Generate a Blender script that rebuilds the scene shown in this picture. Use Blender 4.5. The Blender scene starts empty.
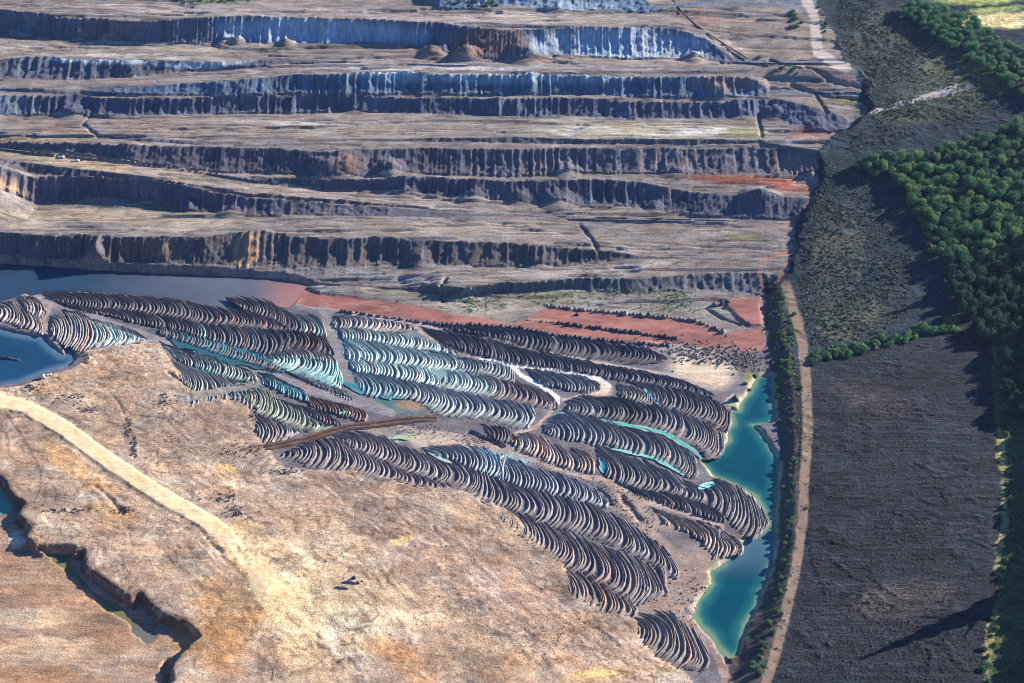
import bpy, math, random
import numpy as np
from mathutils import Vector

scene = bpy.context.scene
random.seed(7)
RNG = np.random.default_rng(7)

# ------------------------------------------------------------------ camera
CAMZ, PITCH, HFOV, IW, IH = 620.0, math.radians(35.0), math.radians(40.0), 1024, 683
FPX = (IW / 2) / math.tan(HFOV / 2)
cam_data = bpy.data.cameras.new('camera')
cam = bpy.data.objects.new('camera', cam_data)
scene.collection.objects.link(cam)
cam.location = (0, 0, CAMZ)
cam.rotation_euler = (math.pi / 2 - PITCH, 0, 0)
cam_data.sensor_width = 36.0
cam_data.angle = HFOV
cam_data.clip_start = 1.0
cam_data.clip_end = 20000.0
scene.camera = cam
scene.render.resolution_x, scene.render.resolution_y = IW, IH

# ------------------------------------------------------------------ light
SUN_AZ, SUN_EL = math.radians(25.5), math.radians(23.0)      # azimuth from +X (right) towards +Y (away)
sun_dir = Vector((math.cos(SUN_EL) * math.cos(SUN_AZ), math.cos(SUN_EL) * math.sin(SUN_AZ), math.sin(SUN_EL)))
sd = bpy.data.lights.new('sun', 'SUN')
sd.energy = 5.0
sd.angle = math.radians(0.5)
sd.color = (1.0, 0.92, 0.83)
sun = bpy.data.objects.new('sun', sd)
scene.collection.objects.link(sun)
sun.rotation_euler = (-sun_dir).to_track_quat('-Z', 'Y').to_euler()
sun.location = (600, 600, 900)
world = bpy.data.worlds.new('World')
scene.world = world
world.use_nodes = True
wn = world.node_tree
for n in list(wn.nodes):
    wn.nodes.remove(n)
sky = wn.nodes.new('ShaderNodeTexSky')
sky.sky_type = 'NISHITA'
sky.sun_disc = False
sky.sun_elevation = SUN_EL
sky.sun_rotation = math.pi / 2 - SUN_AZ
sky.air_density = 1.0
sky.dust_density = 0.1
sky.ozone_density = 7.0
bg = wn.nodes.new('ShaderNodeBackground')
bg.inputs['Strength'].default_value = 0.066
wo = wn.nodes.new('ShaderNodeOutputWorld')
tint = wn.nodes.new('ShaderNodeMix'); tint.data_type = 'RGBA'; tint.blend_type = 'MULTIPLY'; tint.inputs[0].default_value = 1.0
tint.inputs[7].default_value = (0.78, 0.96, 1.24, 1)      # clear, dry, deep blue autumn sky
wn.links.new(sky.outputs[0], tint.inputs[6])
wn.links.new(tint.outputs[2], bg.inputs[0])
wn.links.new(bg.outputs[0], wo.inputs[0])
vs = scene.view_settings
vs.view_transform = 'Standard'
vs.look = 'None'
vs.gamma = 1.0
vs.use_curve_mapping = False
vs.exposure = 1.16
scene.cycles.filter_width = 1.0
scene.cycles.max_bounces = 4
scene.cycles.diffuse_bounces = 2
scene.cycles.glossy_bounces = 2

# ------------------------------------------------------------------ maths helpers
def unproj(u, v, z):
    """pixel of the photograph -> the point where its ray meets height z"""
    u = np.asarray(u, float); v = np.asarray(v, float); z = np.asarray(z, float)
    a = (u - IW / 2) / FPX
    b = (IH / 2 - v) / FPX
    dy = math.cos(PITCH) + b * math.sin(PITCH)
    dz = -math.sin(PITCH) + b * math.cos(PITCH)
    t = (z - CAMZ) / dz
    return a * t, dy * t

def project(x, y, z):
    dz = z - CAMZ
    f = y * math.cos(PITCH) - dz * math.sin(PITCH)
    b = y * math.sin(PITCH) + dz * math.cos(PITCH)
    return IW / 2 + FPX * x / f, IH / 2 - FPX * b / f

def hash2(ix, iy, seed):
    h = (ix.astype(np.int64) * 374761393 + iy.astype(np.int64) * 668265263 + seed * 1442695041) & 0xFFFFFFFF
    h = ((h ^ (h >> 13)) * 1274126177) & 0xFFFFFFFF
    h = (h ^ (h >> 16)) & 0xFFFFFFFF
    return h.astype(float) / 4294967295.0

def vnoise(x, y, seed=0):
    x = np.asarray(x, float); y = np.asarray(y, float)
    ix = np.floor(x); iy = np.floor(y)
    fx = x - ix; fy = y - iy
    fx = fx * fx * (3 - 2 * fx); fy = fy * fy * (3 - 2 * fy)
    a = hash2(ix, iy, seed); b = hash2(ix + 1, iy, seed)
    c = hash2(ix, iy + 1, seed); d = hash2(ix + 1, iy + 1, seed)
    return (a + (b - a) * fx) * (1 - fy) + (c + (d - c) * fx) * fy

def fbm(x, y, octv=4, seed=0, gain=0.5):
    s = 0.0; amp = 1.0; tot = 0.0
    for o in range(octv):
        s = s + amp * (vnoise(x, y, seed + o * 17) * 2 - 1)
        tot += amp; amp *= gain
        x, y = (x * .8 - y * .6) * 2.03 + 11.3, (x * .6 + y * .8) * 2.03 + 7.7
    return s / tot

def sstep(a, b, x):
    t = np.clip((x - a) / (b - a), 0, 1)
    return t * t * (3 - 2 * t)

def in_poly(px, py, poly):
    inside = np.zeros(px.shape, bool)
    n = len(poly); j = n - 1
    for i in range(n):
        xi, yi = poly[i]; xj, yj = poly[j]
        if yi != yj:
            c = ((yi > py) != (yj > py)) & (px < (xj - xi) * (py - yi) / (yj - yi) + xi)
            inside ^= c
        j = i
    return inside

def seg_dist(px, py, pts, closed=False):
    """distance to a polyline, and the fraction along it, and the side"""
    best = np.full(px.shape, 1e9); frac = np.zeros(px.shape); side = np.zeros(px.shape)
    P = [np.array(p, float) for p in pts]
    if closed:
        P = P + [P[0]]
    L = [np.linalg.norm(P[i + 1] - P[i]) for i in range(len(P) - 1)]
    tot = sum(L); acc = 0.0
    for i in range(len(P) - 1):
        ax, ay = P[i]; d = P[i + 1] - P[i]
        l2 = max(d @ d, 1e-9)
        t = np.clip(((px - ax) * d[0] + (py - ay) * d[1]) / l2, 0, 1)
        qx = ax + t * d[0] - px; qy = ay + t * d[1] - py
        dist = np.hypot(qx, qy)
        m = dist < best
        best = np.where(m, dist, best)
        frac = np.where(m, (acc + t * L[i]) / tot, frac)
        side = np.where(m, np.sign(d[0] * (py - ay) - d[1] * (px - ax)), side)
        acc += L[i]
    return best, frac, side

def wpts(px, z):
    return [tuple(float(c) for c in unproj(u, v, z)) for u, v in px]

def near_mask(X, Y, poly, margin):
    p = np.array(poly)
    return (X > p[:, 0].min() - margin) & (X < p[:, 0].max() + margin) & (Y > p[:, 1].min() - margin) & (Y < p[:, 1].max() + margin)

def srgb(r, g, b):
    c = np.array([r, g, b], float) / 255.0
    return np.where(c <= 0.04045, c / 12.92, ((c + 0.055) / 1.055) ** 2.4)

# ------------------------------------------------------------------ the mine's terraces: crest and toe lines, far to near
def zmap(z):
    return float(np.interp(z, [-5, 0, 7, 28, 43, 55, 60, 75, 90, 108, 120], [-5, 0, 7, 22, 36, 45, 50, 62, 75.5, 93, 101]))

def zc(z, *uv):
    return [(u, v, z) for u, v in uv]

LINES = [
    ('far', zc(112, (0, -70), (1024, -70))),
    ('rim_crest', [(0, -14, 112), (400, -12, 112), (430, -4, 120), (512, -5, 120), (600, -6, 120), (640, -3, 118), (655, 7, 112), (700, 1, 111), (1024, 1, 111)]),
    ('rim_toe', [(0, -12, 111), (420, -6, 111), (440, 8, 110), (512, 6, 110), (560, 11, 109), (600, 9, 109), (648, 12, 109), (662, 9, 110), (710, 4, 110), (1024, 4, 110)]),
    ('a_crest', zc(108, (0, 10), (25, 13), (60, 18.5), (120, 19), (180, 18), (256, 18), (330, 21), (400, 24), (440, 26), (512, 28.5), (560, 28), (620, 27), (650, 26)) + [(680, 31, 106), (705, 39, 102), (725, 51, 95), (734, 59, 91), (760, 61, 90), (1024, 61, 90)]),
    ('a_toe', zc(90, (0, 29), (15, 32), (40, 39), (125, 40), (165, 41), (200, 43), (256, 45), (395, 46.5), (425, 53), (450, 56), (500, 59), (520, 60), (560, 56), (620, 57), (690, 60), (725, 62), (735, 62), (760, 63), (1024, 63))),
    ('b_crest', [(0, 60, 89.5), (50, 56, 89.5), (64, 58, 89.5), (110, 59, 89.5), (180, 60, 89), (220, 62, 88), (256, 60, 88), (300, 60, 88), (338, 61, 88), (512, 66, 90), (735, 68, 90), (1024, 68, 89)]),
    ('b_toe', [(0, 80, 77), (50, 79, 77), (100, 76, 78), (140, 74, 79.5), (200, 69, 82.5), (256, 66, 85), (300, 62.5, 87), (338, 61.5, 88), (512, 67, 90), (735, 69, 90), (1024, 69, 89)]),
    ('c_crest', [(0, 88, 76.5), (80, 90, 76.5), (130, 86.5, 79), (180, 83, 81.5), (230, 79, 84.5), (256, 77, 86), (340, 72, 89.5), (380, 70, 90.5), (440, 70, 90.5), (512, 71, 90), (620, 73, 90), (700, 74, 90), (735, 74, 90), (752, 77, 88), (764, 84, 83), (770, 91, 76.5), (1024, 91, 76)]),
    ('c_toe', zc(76, (0, 89), (80, 91), (130, 93), (256, 93), (310, 92), (440, 91), (512, 91), (580, 92), (640, 93), (690, 95), (730, 95), (770, 93), (1024, 93))),
    ('d_crest', zc(75, (0, 94), (60, 95), (80, 93), (100, 98), (160, 98), (256, 97), (320, 95), (400, 96), (512, 96), (600, 98), (680, 100), (740, 99), (770, 97), (795, 101)) + [(830, 111, 70), (850, 121, 64), (1024, 121, 63)]),
    ('d_toe', zc(62, (0, 114), (60, 113), (75, 115), (120, 115), (200, 115), (256, 114), (350, 112), (440, 113), (512, 114), (600, 116), (680, 117), (740, 117), (770, 116), (800, 124), (830, 130), (850, 129), (1024, 129))),
    ('e_up_crest', [(0, 134, 60.5), (350, 139, 62), (400, 139, 62), (512, 137.5, 63), (620, 138.5, 63), (700, 139, 63), (760, 140, 62), (820, 150, 60), (1024, 150, 60)]),
    ('e_up_toe', [(0, 135, 60.3), (350, 139.5, 61.5), (400, 142, 60), (512, 143.5, 59), (620, 144, 59), (700, 144, 59), (760, 143, 59.5), (820, 151, 60), (1024, 151, 60)]),
    ('e_crest', [(0, 141, 60), (80, 141, 60), (130, 143, 60), (200, 145, 60), (256, 150.5, 59), (340, 150, 59), (356, 148, 59), (512, 147.5, 58.5), (600, 149, 58.5), (740, 149.5, 58.5), (800, 150, 58.5), (822, 153, 58), (1024, 153, 58)]),
    ('e_toe', [(0, 147, 55.5), (60, 150, 54), (120, 157, 51), (170, 165, 47.5), (220, 171, 44), (256, 173, 43), (330, 175, 43), (380, 174, 43), (430, 172.5, 43), (512, 173, 43), (580, 173, 43), (640, 174, 43), (700, 175, 43), (760, 176, 43), (815, 177, 43), (1024, 177, 43)]),
    ('f_crest', [(0, 148, 55.3), (125, 161, 50), (190, 169.5, 46), (256, 178, 42.8), (303, 178, 43), (356, 179, 43), (431, 178, 43), (512, 180, 42.5), (575, 180, 42), (637, 182, 41), (690, 190, 39.5), (744, 195, 38.5), (790, 196, 38.5), (815, 197, 38), (1024, 197, 38)]),
    ('f_toe', [(0, 149, 55), (125, 162, 49.7), (190, 170, 45.7), (256, 181, 41), (318, 187, 37), (381, 191, 34), (443, 196, 31.5), (506, 201, 29.5), (575, 206, 28.5), (625, 207, 28.5), (672, 212, 28), (712, 215, 28), (752, 217, 28), (790, 218, 28), (806, 210, 34), (1024, 210, 34)]),
    ('road_edge', [(0, 160, 55), (62, 167, 52), (105, 171, 49.5), (170, 180, 45), (212, 187, 42.5), (256, 193, 40.5), (306, 196, 37.5), (356, 200, 35), (406, 205, 32), (456, 210, 29.5), (506, 213, 28.3), (575, 216, 28), (800, 221, 28), (1024, 221, 28)]),
    ('ledge_back', [(0, 174, 46), (85, 176, 45.5), (140, 178, 44.5), (170, 181, 44.3), (212, 189, 41), (256, 197, 37.5), (306, 200, 34.5), (356, 204, 32), (406, 208, 30), (456, 212, 28.8), (506, 214, 28.2), (575, 217, 28), (800, 222, 28), (1024, 222, 28)]),
    ('ledge_edge', [(5, 178, 45.5), (50, 178, 45.3), (100, 179, 45), (160, 182, 44), (195, 187, 42), (256, 198, 37), (306, 201, 34), (356, 205, 31.5), (406, 209, 29.7), (456, 213, 28.6), (506, 214.5, 28.1), (575, 218, 28), (800, 223, 28), (1024, 223, 28)]),
    ('ledge_toe', zc(28, (0, 203), (22, 201), (70, 202), (92, 201), (155, 205), (160, 209), (195, 211), (240, 213), (306, 214), (356, 215), (431, 217), (506, 216), (575, 219), (800, 224), (1024, 224))),
    ('g_crest', zc(27, (0, 233), (62, 235), (140, 236), (207, 234), (232, 231), (256, 230), (281, 232), (343, 236), (406, 238), (506, 240.5)) + [(575, 246, 25.5), (607, 250, 23), (640, 257, 19), (700, 258, 18.5), (790, 262, 18), (1024, 262, 18)]),
    ('g_toe', [(0, 256, 7), (62, 259, 6.5), (100, 262, 6.5), (160, 260, 7), (220, 262, 7), (250, 267, 6), (256, 262, 7), (306, 264, 8), (381, 264, 9), (456, 265, 11), (512, 265, 12), (562, 264, 13), (607, 261, 15.5), (640, 258.5, 18), (700, 259, 18), (790, 263, 17.7), (1024, 263, 17.7)]),
    ('h_crest', [(0, 257, 7), (22, 256, 6.5), (62, 260, 6.2), (100, 264, 6), (125, 266.5, 6), (217, 270, 5.5), (250, 272, 5), (278, 275, 4), (306, 279, 3.5), (320, 281, 3.5), (400, 286, 4), (430, 285, 8), (441, 285, 12), (468, 286, 12.5), (506, 282.5, 13), (550, 281, 13.5), (605, 278, 14), (662, 276, 14.5), (757, 272, 15), (790, 274, 14), (1024, 274, 14)]),
    ('h_toe', [(0, 265, -1), (62, 269, -1), (125, 273, -1), (217, 276, -1), (250, 278, -1), (278, 279.5, -1), (306, 282, 1.5), (320, 284, 3), (400, 289, 3.2), (448, 294, 4), (501, 292, 4), (572, 291, 5), (625, 294, 5), (667, 291, 5.5), (727, 293, 5), (760, 296, 4.5), (790, 297, 5), (1024, 297, 5)]),
    ('shore', [(0, 268, -2), (290, 283, -2), (312, 289, 2), (400, 302, 2.2), (560, 304, 2.5), (700, 308, 3), (790, 312, 3), (1024, 312, 3)]),
    ('flat', [(0, 300, 1.8), (300, 300, 1.8), (330, 310, 1.8), (400, 318, 1.8), (560, 326, 1.8), (700, 345, 1.8), (790, 350, 1.8), (1024, 350, 1.8)]),
    ('near', zc(1.8, (0, 900), (1024, 900))),
]
LINE_W = []
for nm, pts in LINES:
    w = []
    for u, v, z in pts:
        zz = zmap(z)
        x, y = unproj(u, v, zz)
        w.append((float(x), float(y), zz))
    w.sort()
    LINE_W.append((nm, np.array(w)))
NL = len(LINES)
FACES = {i: LINES[i][0][:-6] for i in range(NL - 1) if LINES[i][0].endswith('_crest')}
FACES[[l[0] for l in LINES].index('road_edge')] = 'road'
FACES[[l[0] for l in LINES].index('ledge_edge')] = 'ledge'

# right border: pit to the left of it, hillside and field to the right
BORD = [(818, -60, 96), (818, 0, 93), (835, 30, 86), (846, 55, 80), (868, 75, 74), (866, 90, 68), (873, 110, 60), (848, 128, 52), (824, 152, 47), (822, 176, 40), (815, 195, 34), (803, 218, 26), (796, 250, 20), (790, 270, 16), (786, 285, 13.5)]
BY, BX = [], []
for u, v, z in BORD:
    x, y = unproj(u, v, z); BX.append(float(x)); BY.append(float(y))
SPT = [(-60, 104), (0, 95), (110, 60), (197, 33), (285, 11), (335, 7.5), (700, 7.5)]
SY = [float(unproj(512, v, z)[1]) for v, z in SPT]
SZ = [z for v, z in SPT]
so = np.argsort(SY); SYs = np.array(SY)[so]; SZs = np.array(SZ)[so]
BANK_TOP = [(786, 285), (786, 330), (791, 355), (796, 400), (798, 440), (797, 470), (798, 500), (797, 540), (790, 580), (780, 620), (770, 650), (752, 700)]
BANK_TOE = [(762, 288), (764, 320), (768, 350), (773, 376), (777, 420), (780, 460), (777, 500), (776, 543), (771, 570), (758, 604), (747, 624), (734, 656), (716, 700)]
tb = [unproj(u, v, 7.5) for u, v in BANK_TOP]; te = [unproj(u, v, 0.5) for u, v in BANK_TOE]
yc_all = np.array([float(p[1]) for p in tb][::-1] + BY[::-1][1:]); xc_all = np.array([float(p[0]) for p in tb][::-1] + [b + 4 for b in BX[::-1][1:]])
yt_all = np.array([float(p[1]) for p in te][::-1] + BY[::-1][1:]); xt_all = np.array([float(p[0]) for p in te][::-1] + [b - 4 for b in BX[::-1][1:]])

POND_MAIN = [(-40, 262), (0, 264), (62, 268), (125, 272), (217, 275), (250, 277), (280, 279), (303, 283), (306, 293), (296, 300), (290, 307), (262, 301), (226, 296), (224, 299), (238, 304), (262, 311), (250, 313), (239, 311), (216, 308), (197, 303), (165, 297), (131, 294.5), (112, 292), (75, 290.5), (43, 292), (32, 295.5), (24, 292.5), (14, 298), (0, 302), (-40, 304)]
POND_LEFT = [(-40, 329), (0, 329.7), (19, 334.4), (43, 338), (52.5, 347.5), (63, 356), (67, 354), (64, 345), (68, 345), (73, 353), (75, 359), (68, 366), (56, 369), (37.5, 375.6), (19, 383), (0, 386), (-40, 390)]
POND_TURQ = [(765, 375), (756, 379), (748, 394), (741, 404), (739, 411), (731, 410), (732, 417), (733, 424), (728, 431), (729, 441), (720, 453), (712, 457), (703, 456), (704, 463), (714, 476), (736, 484), (755, 497), (764, 510), (763, 517), (770, 525), (757, 536), (746, 539), (741, 544), (739, 552), (726, 563), (711, 572), (712, 584), (699, 602), (695, 613), (703, 626), (730, 657), (738, 653), (746, 624), (757, 604), (770, 570), (775, 543), (774, 520), (776, 500), (779, 462), (768, 444), (759, 431), (752, 425), (768, 423.5), (776, 420), (773, 395), (772, 376)]
CREEK = [(40, 553), (56, 553), (74, 553), (71, 564), (80, 578), (95, 593), (118, 605), (132, 619), (155, 634), (156, 640), (147, 643), (139, 637), (126, 621), (104, 608), (90, 591), (73, 576), (57, 562)]
CREEK_UP = [(-40, 470), (0, 487), (13, 501), (10, 512), (0, 516), (-40, 520)]
STEP = [(-60, 440), (-20, 462), (0, 476), (14, 495), (25, 503), (17, 514), (32, 524), (26, 536), (40, 546), (58, 550), (82, 548), (86, 565), (102, 577), (131, 599), (139, 590), (152, 605), (170, 616), (189, 620), (197, 634), (188, 648), (172, 660), (168, 675), (176, 700), (170, 760)]
MUD = [(300, 287), (320, 292), (352, 296), (395, 302), (440, 312), (480, 319), (510, 323), (527, 320), (547, 307), (580, 310), (620, 314), (672, 319), (700, 323), (722, 333), (738, 331), (762, 328), (766, 352), (745, 351), (715, 350), (690, 344), (667, 344), (640, 342), (611, 339), (564, 335), (540, 330), (517, 326), (480, 323.5), (440, 322.5), (395, 317), (342, 309.5), (318, 307), (300, 304), (292, 303), (300, 296)]
MUD_HIGH = [(727, 299), (757, 298), (763, 325), (750, 325), (735, 314), (728, 306)]
CW_MAIN, CW_LEFT, CW_TURQ = wpts(POND_MAIN, 0), wpts(POND_LEFT, 0), wpts(POND_TURQ, 0)
CW_CREEK, CW_CREEKUP, CW_STEP = wpts(CREEK, -3.5), wpts(CREEK_UP, -3.5), wpts(STEP, 4)
CW_PLAIN = CW_STEP + wpts([(120, 1500), (-900, 1500), (-900, 440)], 0)
CW_MUD, CW_MUDH = wpts(MUD, 2), wpts(MUD_HIGH, 4)

# short scarps, gullies and ditches: pixel path, height there, width, depth
GULLY = [
    ([(91, 116), (83, 125), (98, 136)], 50, 3.0, 2.0), ([(579, 222), (590, 234), (598, 246)], 22, 3.0, 1.8),
    ([(806, 66), (835, 73), (868, 77)], 76, 4.0, 2.6), ([(770, 60), (800, 67)], 76, 4.0, 2.4), ([(792, 82), (825, 88), (866, 91)], 69, 4.5, 3.2),
    ([(816, 93), (828, 106)], 64, 3.0, 2.0), ([(758, 118), (762, 138)], 50, 3.0, 2.0), ([(420, 11), (470, 11), (500, 13)], 92, 4.0, 2.0),
    ([(118, 400), (128, 425), (134, 440), (134, 456)], 4, 1.4, .8), ([(95, 484), (112, 499), (122, 512)], 4, 2.2, 1.0),
    ([(205, 536), (222, 552)], 4, 1.6, .8), ([(706, 307), (722, 317), (740, 323)], 4, 3.0, 2.0), ([(694, 613), (714, 637), (728, 660)], 3, 3.0, 2.2),
    ([(180, 375), (200, 386)], 3, 2.0, 1.2), ([(168, 372), (196, 390)], 3, 2.0, 1.2), ([(445, 280), (440, 288), (444, 295)], 8, 4.0, 3.0),
    ([(165, 655), (167, 680)], 3, 5.0, 4.0), ([(530, 408), (500, 428)], 2, 0.1, 0.0), ([(598, 489), (612, 505)], 2, 4.0, 1.1), ([(622, 497), (640, 520)], 2, 4.0, 1.2),
    ([(470, 432), (503, 446)], 2, 3.0, 1.8), ([(590, 562), (600, 583)], 3, 2.0, 1.0),
]
ROAD_W = wpts([(-30, 392), (0, 400), (30, 409), (62, 427), (100, 455), (140, 482), (172, 502), (205, 520), (232, 540)], 4)
GULLY_W = [(wpts(p, z), w, d) for p, z, w, d in GULLY]
CONES = [(-24, 206, 22, 52, 30), (256, 246, 14, 20, 6), (528, 48, 84, 22, 8), (345, 165, 42, 20, 7), (560, 200, 26, 18, 6), (760, 205, 24, 20, 8)]
CONES_W = [(float(unproj(u, v, z)[0]), float(unproj(u, v, z)[1]), r, h) for u, v, z, r, h in CONES]

for k in range(NL - 1):                                   # talus fans against the feet of the tall faces
    if k in FACES and LINES[k][0] not in ('e_up_crest', 'h_crest'):
        for _ in range(9):
            cx = RNG.uniform(-430, 330); w1 = LINE_W[k][1]; w2 = LINE_W[k + 1][1]
            hh_ = np.interp(cx, w1[:, 0], w1[:, 2]) - np.interp(cx, w2[:, 0], w2[:, 2])
            if hh_ > 7: CONES_W.append((cx, float(np.interp(cx, w2[:, 0], w2[:, 1])) + 4, RNG.uniform(8, 17), hh_ * RNG.uniform(.25, .5)))

def flute(x, seed):
    """curtain-like folds of an eroded face: 0 on a spur, 1 in a hollow"""
    x = np.asarray(x, float); z0 = x * 0
    ph = x / (7.0 + 1.1 * (seed % 5)) + 3.5 * vnoise(x / 46, z0 + seed, seed) + .35 * vnoise(x / 6, z0 + seed, seed + 5)
    amp = .1 + .9 * hash2(np.floor(ph), z0 + seed, seed + 9)
    amp2 = .1 + .9 * hash2(np.floor(ph) + 1, z0 + seed, seed + 9)
    f = ph - np.floor(ph); amp = amp + (amp2 - amp) * f
    fold = np.sin(np.pi * f) ** .8 * amp
    p2 = x / 3.7 + 1.2 * vnoise(x / 15, z0 + seed, seed + 2); f2 = p2 - np.floor(p2)
    fold = fold * (.15 + .85 * sstep(.25, .6, vnoise(x / 85, z0 + seed, seed + 4)))
    return .66 * fold + .16 * np.sin(np.pi * f2) + .30 * np.clip(np.abs(vnoise(x / 24, z0 + seed * 3.7, seed) * 2 - 1) * 1.6, 0, 1)

def terrain(X, Y, detail=True):
    """height and class of the ground for flat arrays of points"""
    X = np.asarray(X, float); Y = np.asarray(Y, float)
    Z = np.full(X.shape, zmap(112)); C = np.zeros(X.shape, int)
    xs = X + 1.6 * fbm(Y / 9, X / 30, 2, 5)
    prev_y = prev_z = None
    for k, (nm, w) in enumerate(LINE_W):
        yk = np.interp(X, w[:, 0], w[:, 1]); zk = np.interp(X, w[:, 0], w[:, 2])
        if nm.endswith('_crest') or nm in ('road_edge', 'ledge_edge'):
            hk = np.clip((zk - np.interp(X, LINE_W[k + 1][1][:, 0], LINE_W[k + 1][1][:, 2])) / 13, 0, 1.2)
            fl0 = flute(X, k + 3)
            yk = yk + 1.4 * fbm(X / 34, X * 0 + k, 3, 31 + k) + hk * (4.2 * (fl0 - .45) - 7.0 * (vnoise(X / 52, X * 0 + k, 90 + k) - .5) - 9.0 * (vnoise(X / 120, X * 0 + k, 95 + k) - .5))
        elif nm.endswith('_toe') or nm == 'ledge_back':
            yk = yk + 1.0 * fbm(X / 22, X * 0 + k, 3, 31 + k) + hk * (5.6 * (fl0 - .45) - 8.0 * (vnoise(X / 52, X * 0 + k - 1, 89 + k) - .5) - 9.0 * (vnoise(X / 120, X * 0 + k - 1, 94 + k) - .5))
        if prev_y is not None:
            yk = np.minimum(yk, prev_y - 0.7)
            m = (Y <= prev_y) & (Y > yk)
            t = (Y - yk) / (prev_y - yk)                  # 1 at the far line, 0 at the near one
            kf = k - 1
            if kf in FACES:
                h = prev_z - zk
                fl = flute(xs, kf + 3)
                big = sstep(.25, .75, vnoise(X / 60, Y * 0 + kf, 77))
                zz = zk + h * np.clip(t, 0, 1) ** (1.0 + .35 * vnoise(X / 27, Y * 0 + kf, 78))
                zz = zz - h * (0.14 + 0.16 * big) * fl * np.sin(np.pi * np.clip(t, 0, 1) ** 1.15) ** 0.8
                zz = zz + (h > 2) * 1.5 * fbm(X / 4.2, Y / 4.2, 3, 61, .7)
            else:
                zz = zk + (prev_z - zk) * t
            Z = np.where(m, zz, Z); C = np.where(m, kf + 1, C)
        prev_y, prev_z = yk, zk
    # spoil cones leaning against the faces
    for cx, cy, r, h in CONES_W:
        d = np.hypot(X - cx, (Y - cy) * 1.1) / r
        Z = np.maximum(Z, np.where(d < 1, Z + h * (1 - d) ** 1.1, -99))
    near = C >= NL - 2
    # the sandy ground, a little higher than the spoil field
    sand = SANDM(X, Y)
    Z = Z + 1.0 * sand * near
    # the step down to the lower left plain
    p = near_mask(X, Y, CW_PLAIN, 20)
    if p.any():
        d, fr, _ = seg_dist(X[p], Y[p], CW_STEP)
        ins = in_poly(X[p], Y[p], CW_PLAIN)
        wob = 3.4 * fbm(X[p] / 10, Y[p] / 10, 5, 8, .62)
        s = np.where(ins, d, -d) + wob                    # > 0 on the lower side
        drop = 5.0 * (1 - sstep(0.80, 0.92, fr)) + 0.9
        low = sstep(-0.4, 3.0, s)
        Z[p] = Z[p] - drop * low * (1 - 0.50 * sstep(12, 90, s))
        C[p] = np.where((s > 1.5), 101, C[p])
    # right side: bank, track, field, hillside
    xt = np.interp(Y, yt_all, xt_all); xc = np.interp(Y, yc_all, xc_all)
    S = np.interp(Y, SYs, SZs)
    wig = np.where(Y > BY[-1], 6.0, 1.6) * fbm(X / 14, Y / 14, 4, 19)
    t = sstep(0, 1, (X + wig - xt) / np.maximum(xc - xt, 3))
    Z = Z * (1 - t) + S * t
    C = np.where(X + wig > xt, np.where(Y > BY[-1], 103, 102), C); C = np.where(X + wig > xc, 103, C)
    # ponds and creeks
    for poly, lvl, mg in ((CW_MAIN, -2.5, 9), (CW_LEFT, -2.5, 9), (CW_TURQ, -2.5, 9), (CW_CREEK, -5, 7), (CW_CREEKUP, -5, 7)):
        p = near_mask(X, Y, poly, mg)
        if p.any():
            d, _, _ = seg_dist(X[p], Y[p], poly, True)
            ins = in_poly(X[p], Y[p], poly)
            s = np.where(ins, d, -d) + (1.3 if lvl > -4 else 2.2) * fbm(X[p] / 6, Y[p] / 6, 4, 23, .6)
            k = sstep(-3.5 if lvl > -4 else -2.0, 3.0, s)
            Z[p] = np.where(Z[p] > lvl, Z[p] * (1 - k) + lvl * k, Z[p])
    # red mud lies flat
    xm0, xm1 = float(unproj(306, 290, 1)[0]), float(unproj(410, 312, 2)[0])
    for poly, lvl in ((CW_MUD, np.interp(X, [xm0, xm1], [.12, 2.0])), (CW_MUDH, np.full(X.shape, 4.4))):
        p = near_mask(X, Y, poly, 6)
        if p.any():
            d, _, _ = seg_dist(X[p], Y[p], poly, True)
            s = np.where(in_poly(X[p], Y[p], poly), d, -d) + 2.6 * fbm(X[p] / 9, Y[p] / 9, 4, 29, .6)
            k = sstep(-2, 1.5, s)
            Z[p] = Z[p] * (1 - k) + lvl[p] * k
            C[p] = np.where(s > 0, 104, C[p])
    for pts, w, dep in GULLY_W:
        p = near_mask(X, Y, pts, w * 2 + 4)
        if p.any():
            d, _, _ = seg_dist(X[p], Y[p], pts)
            d = d + 1.6 * fbm(X[p] / 4, Y[p] / 4, 3, 37)
            Z[p] -= dep * (1 - sstep(w * 0.15, w * 0.75, d))
    rp = near_mask(X, Y, ROAD_W, 20)
    rmask = np.zeros(X.shape)
    if rp.any():
        d, fr, _ = seg_dist(X[rp], Y[rp], ROAD_W)
        rmask[rp] = (1 - sstep(5.0, 7.5, d + fbm(X[rp] / 9, Y[rp] / 9, 2, 46))) * (1 - sstep(.9, 1, fr))
        Z[rp] += .9 * rmask[rp] * (C[rp] != 101)
    if detail:
        tn = fbm(X / 130, Y / 13, 3, 720); tm = fbm(X / 90, Y / 8, 3, 721)
        ben = ~np.isin(C - 1, list(FACES)) & (C < NL - 2) & (C > 0)
        Z = Z - ben * (1.5 * sstep(.10, .15, tn) + .9 * sstep(.16, .20, tm) * (1 - sstep(.36, .40, tm)))
        flat = ~np.isin(C - 1, list(FACES)) & (C != 104)
        n = 0.34 * fbm(X / 15, Y / 8, 4, 3, .6) + 0.55 * np.clip(fbm(X / 40, Y / 5, 3, 4, .6) - .12, 0, 1)
        rd = 1 - np.abs(fbm(X / 16 + .5 * Y / 16, Y / 9, 3, 16)) * 4
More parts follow.
